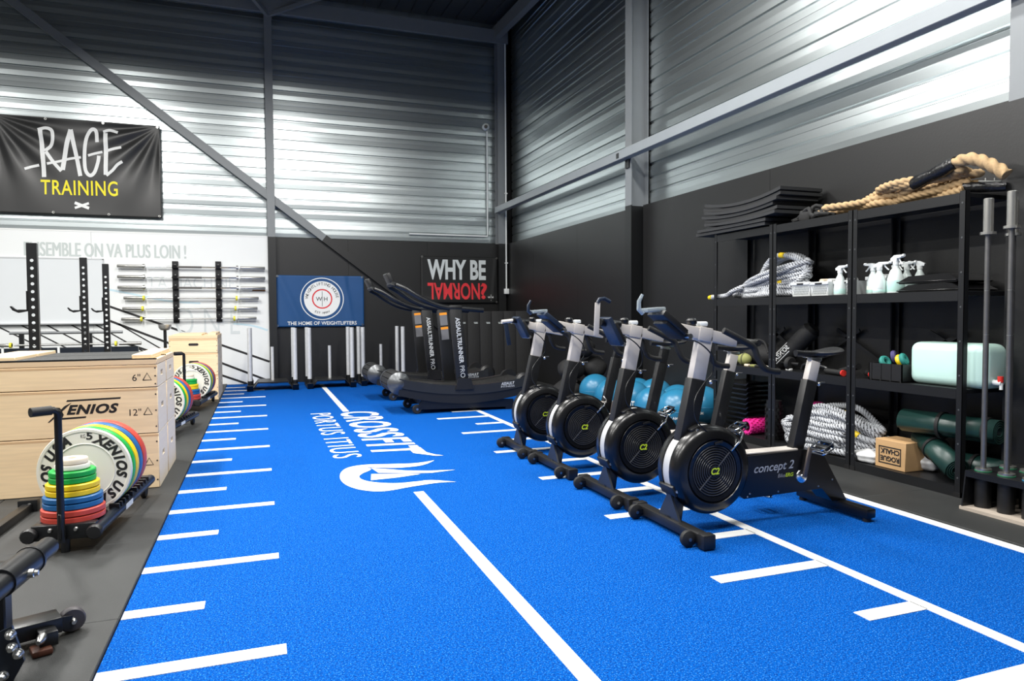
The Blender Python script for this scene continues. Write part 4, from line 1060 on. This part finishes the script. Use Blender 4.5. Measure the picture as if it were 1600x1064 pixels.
# natural climbing ropes on the top shelf
zt = ZS[3]
pts = []
rg2 = random.Random(5)
rows = [(4.32, 3.55, .008), (4.18, 3.20, .012), (4.26, 3.42, .035), (4.10, 3.13, .05), (4.20, 3.50, .07), (3.98, 3.15, .085), (4.02, 3.36, .11), (3.82, 3.15, .125), (3.72, 3.24, .145), (3.55, 3.14, .165)]
for k, (ya, yb, z) in enumerate(rows):
    xa = 4.10+.06*(k % 4); xb = 4.12+.06*((k+2) % 4)
    seq = [ya, ya*.66+yb*.34, ya*.33+yb*.67, yb]
    if k % 2: seq.reverse()
    for j, y in enumerate(seq): pts.append(Vector((xa+(xb-xa)*j/3+rg2.uniform(-.05, .05), y+rg2.uniform(-.04, .04), zt+.026+z*(.85 if y < 3.95 else .6)+rg2.uniform(-.006, .022))))
t, pp, c0 = rope_obj('climbing_rope', 'natural tan rope piled in long loops on the top shelf', pts, .0245, 7, [jute, jute])
pts = [Vector((4.20, 3.66, zt+.09)), Vector((4.15, 3.55, zt+.125)), Vector((4.12, 3.44, zt+.15)), Vector((4.11, 3.32, zt+.175)), Vector((4.10, 3.20, zt+.205)), Vector((4.10, 3.11, zt+.215)), Vector((4.11, 3.03, zt+.185)), Vector((4.12, 2.95, zt+.13)), Vector((4.13, 2.89, zt+.075))]
t, pp, c0 = rope_obj('climbing_rope', 'thick tan rope arched with a black taped length over the near shelf end', pts, .036, 5, [jute, jute])
n = len(pp); i0, i1 = int(n*.20), int(n*.66)
b = B(); b.tube([p-c0 for p in pp[i0:i1:7]], [.0445+.004*math.sin(q*1.9) for q in range(len(pp[i0:i1:7]))], 14); P('tape_wrap', b, tape, t)
t = thing('rope_anchor', 'black taped rope end with steel eye lying at the near end of the top shelf', 'rope end', (4.20, 3.10, zt+.001))
P('sleeve', B().tube([(-.03, .10, .06), (.02, .02, .050), (.08, -.10, .036)], [.030, .034, .028], 14), tape, t)
P('bracket', B().bar((.02, .03, .088), (.07, -.075, .072), .03, .006), zinc, t)
for q in (.3, .7): P('bolt', B().cyl((.02+.05*q, .03-.105*q, .088-.016*q), (.02+.05*q, .03-.105*q, .108-.016*q), .007, n=8), zinc, t)

# ---- second shelf: baskets, spray bottles, black trays
def basket(label, loc, w_, d_, h_):
    t = thing('basket', label, 'basket', loc, 0, 'grey plastic baskets')
    b = B()
    for q in range(2):
        i = q*.006; b_ = [(-d_/2+i, -w_/2+i), (d_/2-i, -w_/2+i), (d_/2-i, w_/2-i), (-d_/2+i, w_/2-i)]
    tp = 1.08
    def ring(s_, z, ins=0): return [((-d_/2+ins)*s_, (-w_/2+ins)*s_, z), ((d_/2-ins)*s_, (-w_/2+ins)*s_, z), ((d_/2-ins)*s_, (w_/2-ins)*s_, z), ((-d_/2+ins)*s_, (w_/2-ins)*s_, z)]
    b.ring_faces([ring(1, 0), ring(tp, h_), ring(tp, h_, .006), ring(1, .006, .006)]); P('tub', b, basketm, t)
    P('rim', B().bb(-d_/2*tp-.006, -w_/2*tp-.006, h_-.022, -d_/2*tp+.002, w_/2*tp+.006, h_+.003, .003, 1), basketm, t)
    P('grip_hole', B().bb(-d_/2*tp-.008, -.035, h_-.018, -d_/2*tp-.005, .035, h_-.006), blackmat, t)
    n = int(w_/.016)
    for s_ in (-1, 1):
        b = B()
        for k in range(-3, n+3):
            y = -w_/2+k*.016; y0, y1 = y, y+s_*.03
            if min(y0, y1) < -w_/2 or max(y0, y1) > w_/2: continue
            b.bar((-d_/2-.0015, y0, .012), (-d_/2*1.05-.0015, y1, h_-.028), .003, .004)
        P('lattice', b, M('basket_dark', (.34, .36, .36), .5), t)['kind'] = 'stuff'
    cn = B()
    return t
basket('grey lattice basket nearest the battle rope on the second shelf', (4.17, 4.47, ZS[2]+.001), .19, .20, .11)
basket('grey lattice basket with rolled cloths, middle of three on the second shelf', (4.17, 4.275, ZS[2]+.001), .17, .20, .105)
basket('grey lattice basket behind the lone spray bottle', (4.22, 4.09, ZS[2]+.001), .16, .20, .105)
basket('grey lattice basket beside the group of spray bottles', (4.25, 3.83, ZS[2]+.001), .16, .18, .125)
for k, (y, x, mt) in enumerate(((4.30, 4.15, plyend), (4.25, 4.18, white), (4.09, 4.2, white), (3.82, 4.24, white), (3.86, 4.26, white))):
    tag(P('cloth_roll', B().tube([(-.05, -.01, 0), (.05, .01, .004)], .020, 12), mt, None, (x, y, ZS[2]+.112+.012*(k > 2))), 'rolled %s cloth in the %s grey basket' % ('tan' if k == 0 else 'white', ['middle', 'middle', 'screened', 'right', 'rear right'][k]), 'cloth', 'cloths in the baskets')
def spray(label, loc, s_, rz, liq=.5, big=False):
    t = thing('spray_bottle', label, 'spray bottle', loc, rz, 'spray bottles on the second shelf')
    r = .043 if not big else .055; h = .155 if not big else .185
    P('bottle', B().lathe([(r*.9, 0), (r, .006), (r, h*.30), (r*.93, h*.55), (r*.62, h*.85), (.017, h*.97), (.0155, h*1.08)], n=24), bottlem, t)
    P('liquid', B().lathe([(r*.99, .008), (r*1.008, .012), (r*1.008, h*.30*liq*2), (r*.98, h*.32*liq*2)], n=24, cap=False), liquidm, t)
    P('collar', B().cyl((0, 0, h*1.06), (0, 0, h*1.20), .019, n=16), offwhite, t)
    hd = P('head', B().prism([(-.030, h*1.20), (-.034, h*1.30), (.0, h*1.42), (.055, h*1.42), (.062, h*1.36), (.055, h*1.32), (.02, h*1.30), (.018, h*1.20)], 'y', -.014, .014), offwhite, t)
    P('trigger', B().tube([(.032, 0, h*1.31), (.036, 0, h*1.22), (.052, 0, h*1.10), (.060, 0, h*1.06)], .005, 8), offwhite, hd); P('nozzle', B().cyl((.06, 0, h*1.39), (.075, 0, h*1.39), .010, n=10), offwhite, hd)
spray('lone white spray bottle in front of a grey basket, beside the shelf post', (4.10, 4.105, ZS[2]+.001), 1, R(-90))
spray('white spray bottle leftmost of the group, nozzle pointing left', (4.13, 3.835, ZS[2]+.001), 1, R(90), .6)
spray('white spray bottle second in the group, in front, with paper label', (4.08, 3.735, ZS[2]+.001), 1, R(-60), .3)
spray('tall clear spray bottle, largest of the group', (4.14, 3.655, ZS[2]+.001), 1, R(-95), .75, True)
spray('white spray bottle half hidden behind the tall clear one', (4.25, 3.66, ZS[2]+.001), 1, R(-90), .5)
spray('white spray bottle at the back of the group, between its neighbours', (4.26, 3.755, ZS[2]+.001), 1, R(-100), .5)
spray('small white spray bottle beside the black trays', (4.27, 3.575, ZS[2]+.001), 1, R(110), .4)
tag(P('paper_label', B().bb(-.0006, -.022, 0, .0006, .022, .026), M('paper', (.78, .74, .62), .7), None, (4.035, 3.77, ZS[2]+.03), (0, 0, .5)), 'small cream paper label on the front spray bottle', 'label')
for k in range(2):
    t = thing('black_tray', 'glossy black plastic tray on the second shelf, %s of two' % ('lower' if k == 0 else 'upper'), 'tray', (4.21+.015*k, 3.335+.012*k, ZS[2]+.001+.058*k), 0, 'glossy black trays')
    P('shell', B().prism([(-.24+.03*k, .01), (-.22+.03*k, .0), (.22, .0), (.235, .012), (.15, .050), (-.10, .057), (-.16+.02*k, .05)], 'x', -.15, .15), blackgloss, t)
    P('lip', B().bb(-.162, -.23+.03*k, .008, -.150, .235, .016, .003, 1), blackgloss, t)

# ---- third shelf
Z3 = ZS[1]+.001
t = thing('water_canister', 'large translucent water canister with tap on the third shelf', 'canister', (4.20, 3.24, Z3))
P('tank', B().box((0, 0, .138), (.22, .53, .276), None, .055, 5), jugm, t, sharp=60)
P('tap_body', B().cyl((-.03, -.265, .045), (-.03, -.315, .045), .017, n=14), offwhite, t); P('tap_handle', B().cyl((-.03, -.305, .05), (-.03, -.305, .085), .016, n=14), redpl, t); P('spout', B().cyl((-.03, -.31, .045), (-.03, -.31, .005), .010, n=12), offwhite, t)
t = thing('black_crate', 'open black plastic crate with bands on the third shelf beside the canister', 'crate', (4.20, 3.64, Z3))
P('tub', B().bb(-.16, -.135, 0, .16, .135, .006).bb(-.16, -.135, 0, -.154, .135, .12).bb(.154, -.135, 0, .16, .135, .12).bb(-.16, -.135, 0, .16, -.129, .12).bb(-.16, .129, 0, .16, .135, .12), blackmat, t)
for q in range(4): P('rib', B().bb(-.163, -.13+.08*q, 0, -.160, -.12+.08*q, .12), blackmat, t)
for k, (mt, cl_, y) in enumerate(((tealm, 'teal', .07), (bump_yellow, 'yellow', -.02), (tealm, 'rear teal', -.08), (M('purple_fabric', (.06, .05, .16), .7), 'purple', .03))):
    tag(P('band_roll', B().torus((0, 0, 0), .03, .018, 'z', 16, 8), mt, None, (4.12+.04*(k % 2), 3.64+y, Z3+.125+.012*k), (R(60), R(20*k), 0)), '%s resistance band rolled up in the black crate' % cl_, 'band', 'bands in the crate')
def roller_tool(label, p0, p1, tipm, cat='jump rope'):
    t = thing('handle_tool', label, cat, (p0[0], p0[1], Z3))
    a = Vector((0, 0, p0[2]-Z3)); c = Vector((p1[0]-p0[0], p1[1]-p0[1], p1[2]-Z3)); d = (c-a).normalized()
    P('grip', B().tube([a, c], .021, 12), blackrub, t); P('tip', B().tube([c, c+d*.014], .023, 12), tipm, t); P('cap', B().tube([a-d*.014, a], .022, 12), blackmat, t)
roller_tool('black massage stick with red end on the third shelf, front', (4.10, 4.22, Z3+.024), (4.06, 4.03, Z3+.024), redpl, 'massage stick')
roller_tool('black massage stick with red end on the third shelf, near the crate', (4.16, 3.90, Z3+.030), (4.09, 3.80, Z3+.030), redpl, 'massage stick')
roller_tool('plain black massage stick lying behind the red tipped ones', (4.20, 4.18, Z3+.024), (4.12, 3.95, Z3+.075), blackmat, 'massage stick')
t = thing('weight_bag', 'black cylindrical training bag with white logo leaning on the third shelf', 'bag', (4.20, 4.72, Z3))
P('tube', B().tube([(-.05, .10, .045), (.06, -.16, .33)], .075, 22), bagfab, t); P('end_flap', B().tube([(.06, -.16, .33), (.068, -.18, .352)], [.075, .05], 22), blackmat, t)
dd = (Vector((.06, -.16, .33))-Vector((-.05, .10, .045))).normalized(); sd = Vector((-1, 0, 0)) - dd*Vector((-1, 0, 0)).dot(dd); sd.normalize(); wd_ = dd.cross(sd)
fnb = lambda x, y: Vector((-.05, .10, .045))+dd*(.02+x)+wd_*y+sd*(.0765-abs(y)*.30*abs(y)/.04)
b = B(); tt = fit(T('XENIOS', 1, .02, 1, .2), .17, .045); b.flat(tt, lambda x, y: fnb(x, y-.022)); b.flat(stroke([(-.005, .036), (.15, .036)], .006), fnb); b.flat(stroke([(.02, -.036), (.18, -.036)], .006), fnb); P('lettering', b, white, t)
t = thing('ab_wheel', 'black exercise wheel with handles lying on the third shelf', 'exercise wheel', (4.15, 4.50, Z3))
P('wheel', B().lathe([(.01, -.02), (.045, -.02), (.055, -.012), (.055, .012), (.045, .02), (.01, .02)], (-.05, .12, .056), 'y', 20), blackrub, t); P('axle', B().tube([(-.05, .02, .056), (-.05, .22, .056)], .012, 10), blackmat, t)
tag(P('push_up_bar', B().tube([(0, -.14, .016), (0, -.10, .05), (0, .10, .06), (0, .14, .016)], .014, 10, smooth=4), black, None, (4.11, 4.36, Z3)), 'black push up bar lying on the third shelf under the bike saddle', 'push up bar')
tag(P('white_clip', B().box((0, 0, .008), (.03, .05, .016), None, .003), white, None, (4.09, 4.62, Z3)), 'small white plastic clip on the third shelf front edge', 'clip')
for k, (x, y, c_) in enumerate(((4.12, 5.36, 'left'), (4.12, 5.22, 'right'))):
    t = thing('sand_pouch', 'olive green fabric pouch on the third shelf, %s of two' % c_, 'pouch', (x, y, Z3), .3*k, 'olive pouches'); P('sack', B().ball((0, 0, .055), .06, 18, 12, (.9, 1.1, .9)), olive, t, sharp=80); P('tie', B().torus((0, .0, .056), .052, .008, 'y', 18, 6), M('olive_dark', (.12, .12, .05), .8), t)
t = thing('duffel_bag', 'slumped black bag at the back of the third shelf, far unit', 'bag', (4.27, 5.15, Z3)); P('sack', B().ball((0, 0, .10), .13, 24, 14, (.9, 1.9, .78)), bagfab, t, sharp=80); P('strap', B().tube([(-.08, -.16, .12), (-.06, -.08, .215), (-.05, .08, .22), (-.08, .16, .12)], .012, 8, smooth=5), bagfab, t)
for k in range(5): tag(P('loose_strap_end', B().box((0, 0, .010), (.03, .055, .02), Euler((0, 0, .4*k)), .006), (plyend, olive, bagfab, plyend, white)[k], None, (4.07+.01*(k % 2), 5.12-.07*k, Z3)), '%s fabric wrist wrap end lying on the third shelf' % ('tan', 'olive', 'black', 'second tan', 'white')[k], 'wrist wrap', 'wrist wraps')

# ---- bottom shelf
Z4 = ZS[0]+.001
stp = None
for k in range(11):
    t = thing('step_board', 'black plastic step board number in a tall stack on the bottom shelf', 'step', (4.20, 5.30, Z4+.043*k), 0, 'stack of black step boards')
    t['label'] = 'black step board with curled lip, %s in the bottom shelf stack' % ('lowest', 'second up', 'third up', 'fourth up', 'fifth up', 'sixth up', 'seventh up', 'eighth up', 'ninth up', 'tenth up', 'topmost')[k]
    if stp is None: stp = B().prism([(-.19, .0), (.17, .0), (.20, .016), (.19, .022), (.16, .012), (-.19, .012), (-.215, .030), (-.222, .026)], 'x', -.15, .15).mesh('board'); stp.materials.append(blackgloss)
    O('board', stp, None, t)
def foam_roller(label, p0, p1, r, mat, cat='foam roller'):
    t = thing('foam_roller', label, cat, p0, 0, 'foam rollers on the bottom shelf')
    a = Vector((0, 0, 0)); c = Vector(p1)-Vector(p0); d = c.normalized()
    u = d.orthogonal().normalized(); v = d.cross(u); n = 32
    def ringp(pt, rr): return [pt+(u*math.cos(2*PI*j/n)+v*math.sin(2*PI*j/n))*rr for j in range(n)]
    P('body', B().ring_faces.__self__ if False else _shell(ringp, a, c, r*.88, r*.66), mat, t)
    b = B(); rows = int(c.length/.030)
    for i in range(rows):
        for j in range(12):
            an = 2*PI*(j+.5*(i % 2))/12; ra = u*math.cos(an)+v*math.sin(an); tg = d.cross(ra)
            m3 = Matrix((ra, tg, d)).transposed(); b.box(a+d*(.016+i*.030)+ra*r*.92, (r*.20, r*.30, .020), m3)
    o = P('studs', b, mat, t); o['kind'] = 'stuff'
def _shell(ringp, a, c, ro, ri):
    b = B(); b.ring_faces([ringp(a, ri), ringp(a, ro), ringp(c, ro), ringp(c, ri), ringp(a, ri)], True, False); return b
foam_roller('bright pink studded foam roller lying with its hollow end to the front', (4.04, 5.09, Z4+.071), (4.34, 5.10, Z4+.071), .070, pink)
foam_roller('black studded foam roller standing upright next to the pink ones', (4.12, 4.83, Z4), (4.12, 4.83, Z4+.33), .072, blackmat)
foam_roller('dark pink studded foam roller standing upright behind the shelf post', (4.345, 4.60, Z4), (4.345, 4.60, Z4+.33), .070, pink)
t = thing('chalk_box', 'brown cardboard chalk box with upside down black print on the bottom shelf', 'box', (4.15, 3.615, Z4))
P('carton', B().bb(-.09, -.13, 0, .11, .115, .195, .003, 1), card, t); P('flap_seam', B().bb(-.005, -.131, .1952, .005, .116, .1958), M('card_dark', (.35, .21, .10), .8), t)
b = B(); fr_ = lambda x, z: Vector((-.0912, -x, z))     # x across the front face, upside down print
for (w_, s_, z) in ((.155, 'ROGUE', .085), (.155, 'CHALK', .135)):
    tt = fit(T(s_, 1, .04), w_, .036); b.flat(tt, lambda x, y: fr_(.078+.005-x, z-y))
for (x0, x1, z0, z1) in ((-.085, .095, .142, .150), (-.085, .095, .030, .038), (-.085, -.077, .030, .150), (.087, .095, .030, .150)): b.flat(([(x0, z0), (x1, z0), (x1, z1), (x0, z1)], [(0, 1, 2, 3)]), fr_)
P('lettering', b, ink, t)
b = B(); tt = fit(T('ROGUE CHALK', 1, .02), .10, .018); b.flat(tt, lambda x, y: Vector((-.04+y*0+.03+y, .1162, .05+x))); P('side_lettering', b, ink, t)
for k, (y, x, z, sc) in enumerate(((3.83, 4.10, 0, (.9, 1.35, .62)), (3.815, 4.27, .0, (1.0, .95, 1.15)), (3.47, 4.26, 0, (.8, .9, .7)))):
    t = thing('chalk_bag', 'crumpled white chalk bag on the bottom shelf, %s' % ('flat one beside the rope', 'upright one behind the box', 'small one right of the box')[k], 'bag', (x, y, Z4), .2*k, 'white chalk bags')
    bb_ = B().ball((0, 0, 0), .075, 20, 14)
    for v_ in bb_.bm.verts:
        q = v_.co; f_ = 1+.13*math.sin(q.x*70+k)*math.sin(q.y*60+1)+.08*math.sin(q.z*90); v_.co = Vector((q.x*sc[0]*f_, q.y*sc[1]*f_, max(-.072*sc[2], q.z*sc[2]*f_)+.072*sc[2]))
    P('sack', bb_, bagw, t, sharp=80)
def mat_roll(label, p0, p1, r, bands=(.28,)):
    t = thing('rolled_mat', label, 'rolled mat', p0, 0, 'rolled dark green mats'); c = Vector(p1)-Vector(p0); d = c.normalized(); u = d.orthogonal().normalized(); v = d.cross(u)
    # spiral sheet
    n = 96; inner = r*.35; pr = []
    for i in range(n):
        a = i/n*2*PI*4; rr = inner+(r-inner)*i/n; pr.append(u*math.cos(a)*rr+v*math.sin(a)*rr)
    b = B(); b.ring_faces([[p for p in pr], [p+c for p in pr]], False, False); o = P('sheet', b, greenmat, t, sharp=50)
    so = o.modifiers.new('thick', 'SOLIDIFY'); so.thickness = .009; so.offset = -1
    for f_ in bands: P('strap', B().tube([c*f_, c*f_+d*.022], r+.004, 32), blackrub, t)
mat_roll('dark green rolled mat lying level on top of the others, bottom shelf', (4.15, 3.58, Z4+.335), (4.24, 2.98, Z4+.335), .085, (.42, .88))
mat_roll('dark green rolled mat slanting down across the bottom shelf front', (4.27, 3.53, Z4+.225), (4.085, 3.13, Z4+.085), .080, (.36,))
mat_roll('dark green rolled mat lying low behind the slanting one', (4.30, 3.38, Z4+.085), (4.30, 2.96, Z4+.085), .080, (.5,))
mat_roll('dark green rolled mat resting low at the near end of the shelf', (4.20, 3.30, Z4+.245), (4.27, 2.97, Z4+.10), .070, (.5,)) if False else None

# ================================================================== VERTICAL BARBELL HOLDER
t = thing('barbell_holder', 'black steel floor holder with tubes for upright barbells at the right edge', 'barbell holder', (3.80, 2.94, ZM))
P('top_plate', B().bb(.03, -1.0, .215, .50, -.055, .225, .002, 1), black, t)
P('front_lip', B().bb(.025, -1.0, .19, .032, -.055, .226), black, t)
P('end_plate', B().prism([(0, .0), (.5, .0), (.48, .225), (.03, .225)], 'y', -.058, -.05), black, t)
P('base_board', B().bb(.0, -1.0, 0, .50, -.04, .018), plywoodbase, t)
TB = [(.10, -.107), (.10, -.24), (.30, -.11), (.30, -.225), (.10, -.375), (.30, -.345)]
for x, y in TB: P('tube', B().lathe([(.042, .018), (.042, .214)], (x, y, 0), 'z', 20), blackmat, t)
P('screw', B().cyl((.024, -.40, .205), (.020, -.40, .205), .006, n=8), zinc, t)
nm = ['front row far end', 'front row second', 'back row far end', 'back row second', 'front row third', 'back row third']
for k, (x, y) in enumerate(TB):
    tt_ = thing('upright_barbell', 'barbell standing upright in the floor holder, %s' % nm[k], 'barbell', (3.80+x, 2.94+y, ZM+.226), 0, 'barbells upright in the floor holder')
    hgt = 1.555+(.02 if k % 2 else 0)
    P('shaft', B().cyl((0, 0, .01), (0, 0, hgt-.19), .0145, n=14), M('shaft_worn', (.20, .195, .19), .38, .8, .2, 30), tt_)
    P('sleeve', B().lathe([(.0255, hgt-.19), (.0255, hgt-.004), (.022, hgt), (0, hgt)], n=20), barsteel, tt_)
    P('collar', B().cyl((0, 0, hgt-.205), (0, 0, hgt-.19), .040, n=22), barsteel, tt_)
    P('bottom_collar', B().cyl((0, 0, .004), (0, 0, .016), .041, n=22), barsteel, tt_); P('ring', B().cyl((0, 0, 0), (0, 0, .004), .043, n=22), bluering if k == 4 else greenring, tt_)
    for z in (.78, 1.03): P('knurl_mark', B().lathe([(.0148, z), (.0148, z+.006)], n=14, cap=False), zinc, tt_)

# ================================================================== BALLS, BAGS, BOARDS ALONG THE WALL
balls = [(3.80, 5.80, .205), (3.83, 6.30, .19), (3.86, 6.78, .20), (3.84, 7.25, .19), (3.88, 7.72, .20), (4.235, 6.02, .20), (4.245, 6.48, .185), (4.235, 6.92, .20), (4.245, 7.34, .185), (4.18, 5.60, .0)]
bl = ['nearest, biggest looking one in the front row', 'second in the front row', 'third in the front row with white print', 'fourth in the front row', 'farthest in the front row', 'nearest against the wall', 'second against the wall', 'third against the wall', 'farthest against the wall']
for k, (x, y, r) in enumerate(balls[:9]):
    t = thing('exercise_ball', 'blue rubber exercise ball, %s' % bl[k], 'ball', (x, y, ZM if x > 3.69 else 0), .4*k, 'blue exercise balls')
    P('sphere', B().ball((0, 0, r), r, 36, 22), ballm, t, sharp=80)
    P('seam', B().torus((0, 0, r), r-.0005, .0025, 'z', 40, 6), M('ball_seam', (.02, .17, .33), .4), t)
    P('valve', B().cyl((0, -r*.99, r), (0, -r*1.004, r), .010, n=10), M('ball_seam', (.02, .17, .33), .4), t)
    b = B(); tt = fit(T('SLAM' if k != 2 else 'DOT', 1, .03), .09 if k != 2 else .12, .03 if k != 2 else .07)
    a = R(225)-.4*k
    def onb(x_, y_, r=r, a=a):
        th = a+x_/r; ph = -.35+y_/r; return Vector((math.cos(ph)*math.cos(th), math.cos(ph)*math.sin(th), math.sin(ph)))*(r+.0015)+Vector((0, 0, r))
    if k in (0, 2, 5): b.flat(tt, lambda x_, y_: onb(x_-.045, y_)); P('print', b, white, t)
    else: b.bm.free()
bags = [(3.72, 8.20, 0, .30, 0), (4.12, 8.15, 0, .30, .4), (3.92, 8.55, 0, .30, .2), (3.79, 8.25, .29, .28, .5), (4.15, 8.30, .29, .28, -.2), (3.97, 8.28, .565, .26, .3)]
for k, (x, y, z, r, rz) in enumerate(bags):
    t = thing('sandbag', 'slumped black sandbag in the pile behind the bikes, %s' % ('lower left', 'lower right', 'lower rear', 'upper left', 'upper right', 'topmost')[k], 'sandbag', (x, y, ZM+z), rz, 'pile of black sandbags')
    bb_ = B().ball((0, 0, 0), r, 26, 16)
    for v_ in bb_.bm.verts:
        q = v_.co; f_ = 1+.05*math.sin(q.x*16+k)*math.sin(q.z*14)+.03*math.sin(q.y*25); zz_ = q.z*.50*f_
        v_.co = Vector((q.x*.62*f_, q.y*.62*f_, zz_+r*.48))
    P('sack', bb_, bagfab, t, sharp=80); P('handle', B().tube([(-.10, -.08, r*.90), (-.05, -.06, r*1.04), (.05, -.06, r*1.04), (.10, -.08, r*.90)], .012, 8, smooth=4), bagfab, t)
t = thing('hex_dumbbell_tray', 'low black ribbed block on the floor beside the blue balls', 'block', (3.62, 7.55, ZM))
P('slab', B().bb(-.12, -.14, 0, .12, .14, .10, .01), blackrub, t)
for q in range(5): P('ridge', B().bb(-.12, -.12+.055*q, .10, .12, -.10+.055*q, .125, .006, 1), blackrub, t)
bx_ = [3.42, 3.60, 3.78, 3.95, 4.12, 4.28]
for k, x in enumerate(bx_):
    t = thing('folded_bench', 'tall black padded board with small grey logo leaning in the corner, %s' % ('leftmost', 'second from left', 'third from left', 'fourth from left', 'fifth from left', 'nearest the side wall')[k], 'padded board', (x, 12.05-.16*k, ZM), R(-9), 'padded boards leaning in the corner')
    lean = R(5)
    P('pad', B().box((0, .035+.6*math.sin(lean)*.9, .60), (.235, .055, 1.19), Euler((-lean, 0, 0)), .012), bagfab, t)
    P('edge_trim', B().box((.121, .03+.6*math.sin(lean)*.9, .60), (.006, .05, 1.17), Euler((-lean, 0, 0))), M('trim_grey', (.035, .035, .037), .5), t)
    b = B()
    for q in range(3): b.flat(([(-.035+.006*q, .01-.018*q), (.035, .01-.018*q), (.035, .02-.018*q), (-.035+.006*q, .02-.018*q)], [(0, 1, 2, 3)]), lambda x_, z_: Vector((x_+.03, .003+.98*math.tan(lean)*.98-.0, .98+z_)) )
    P('logo', b, greyink, t)
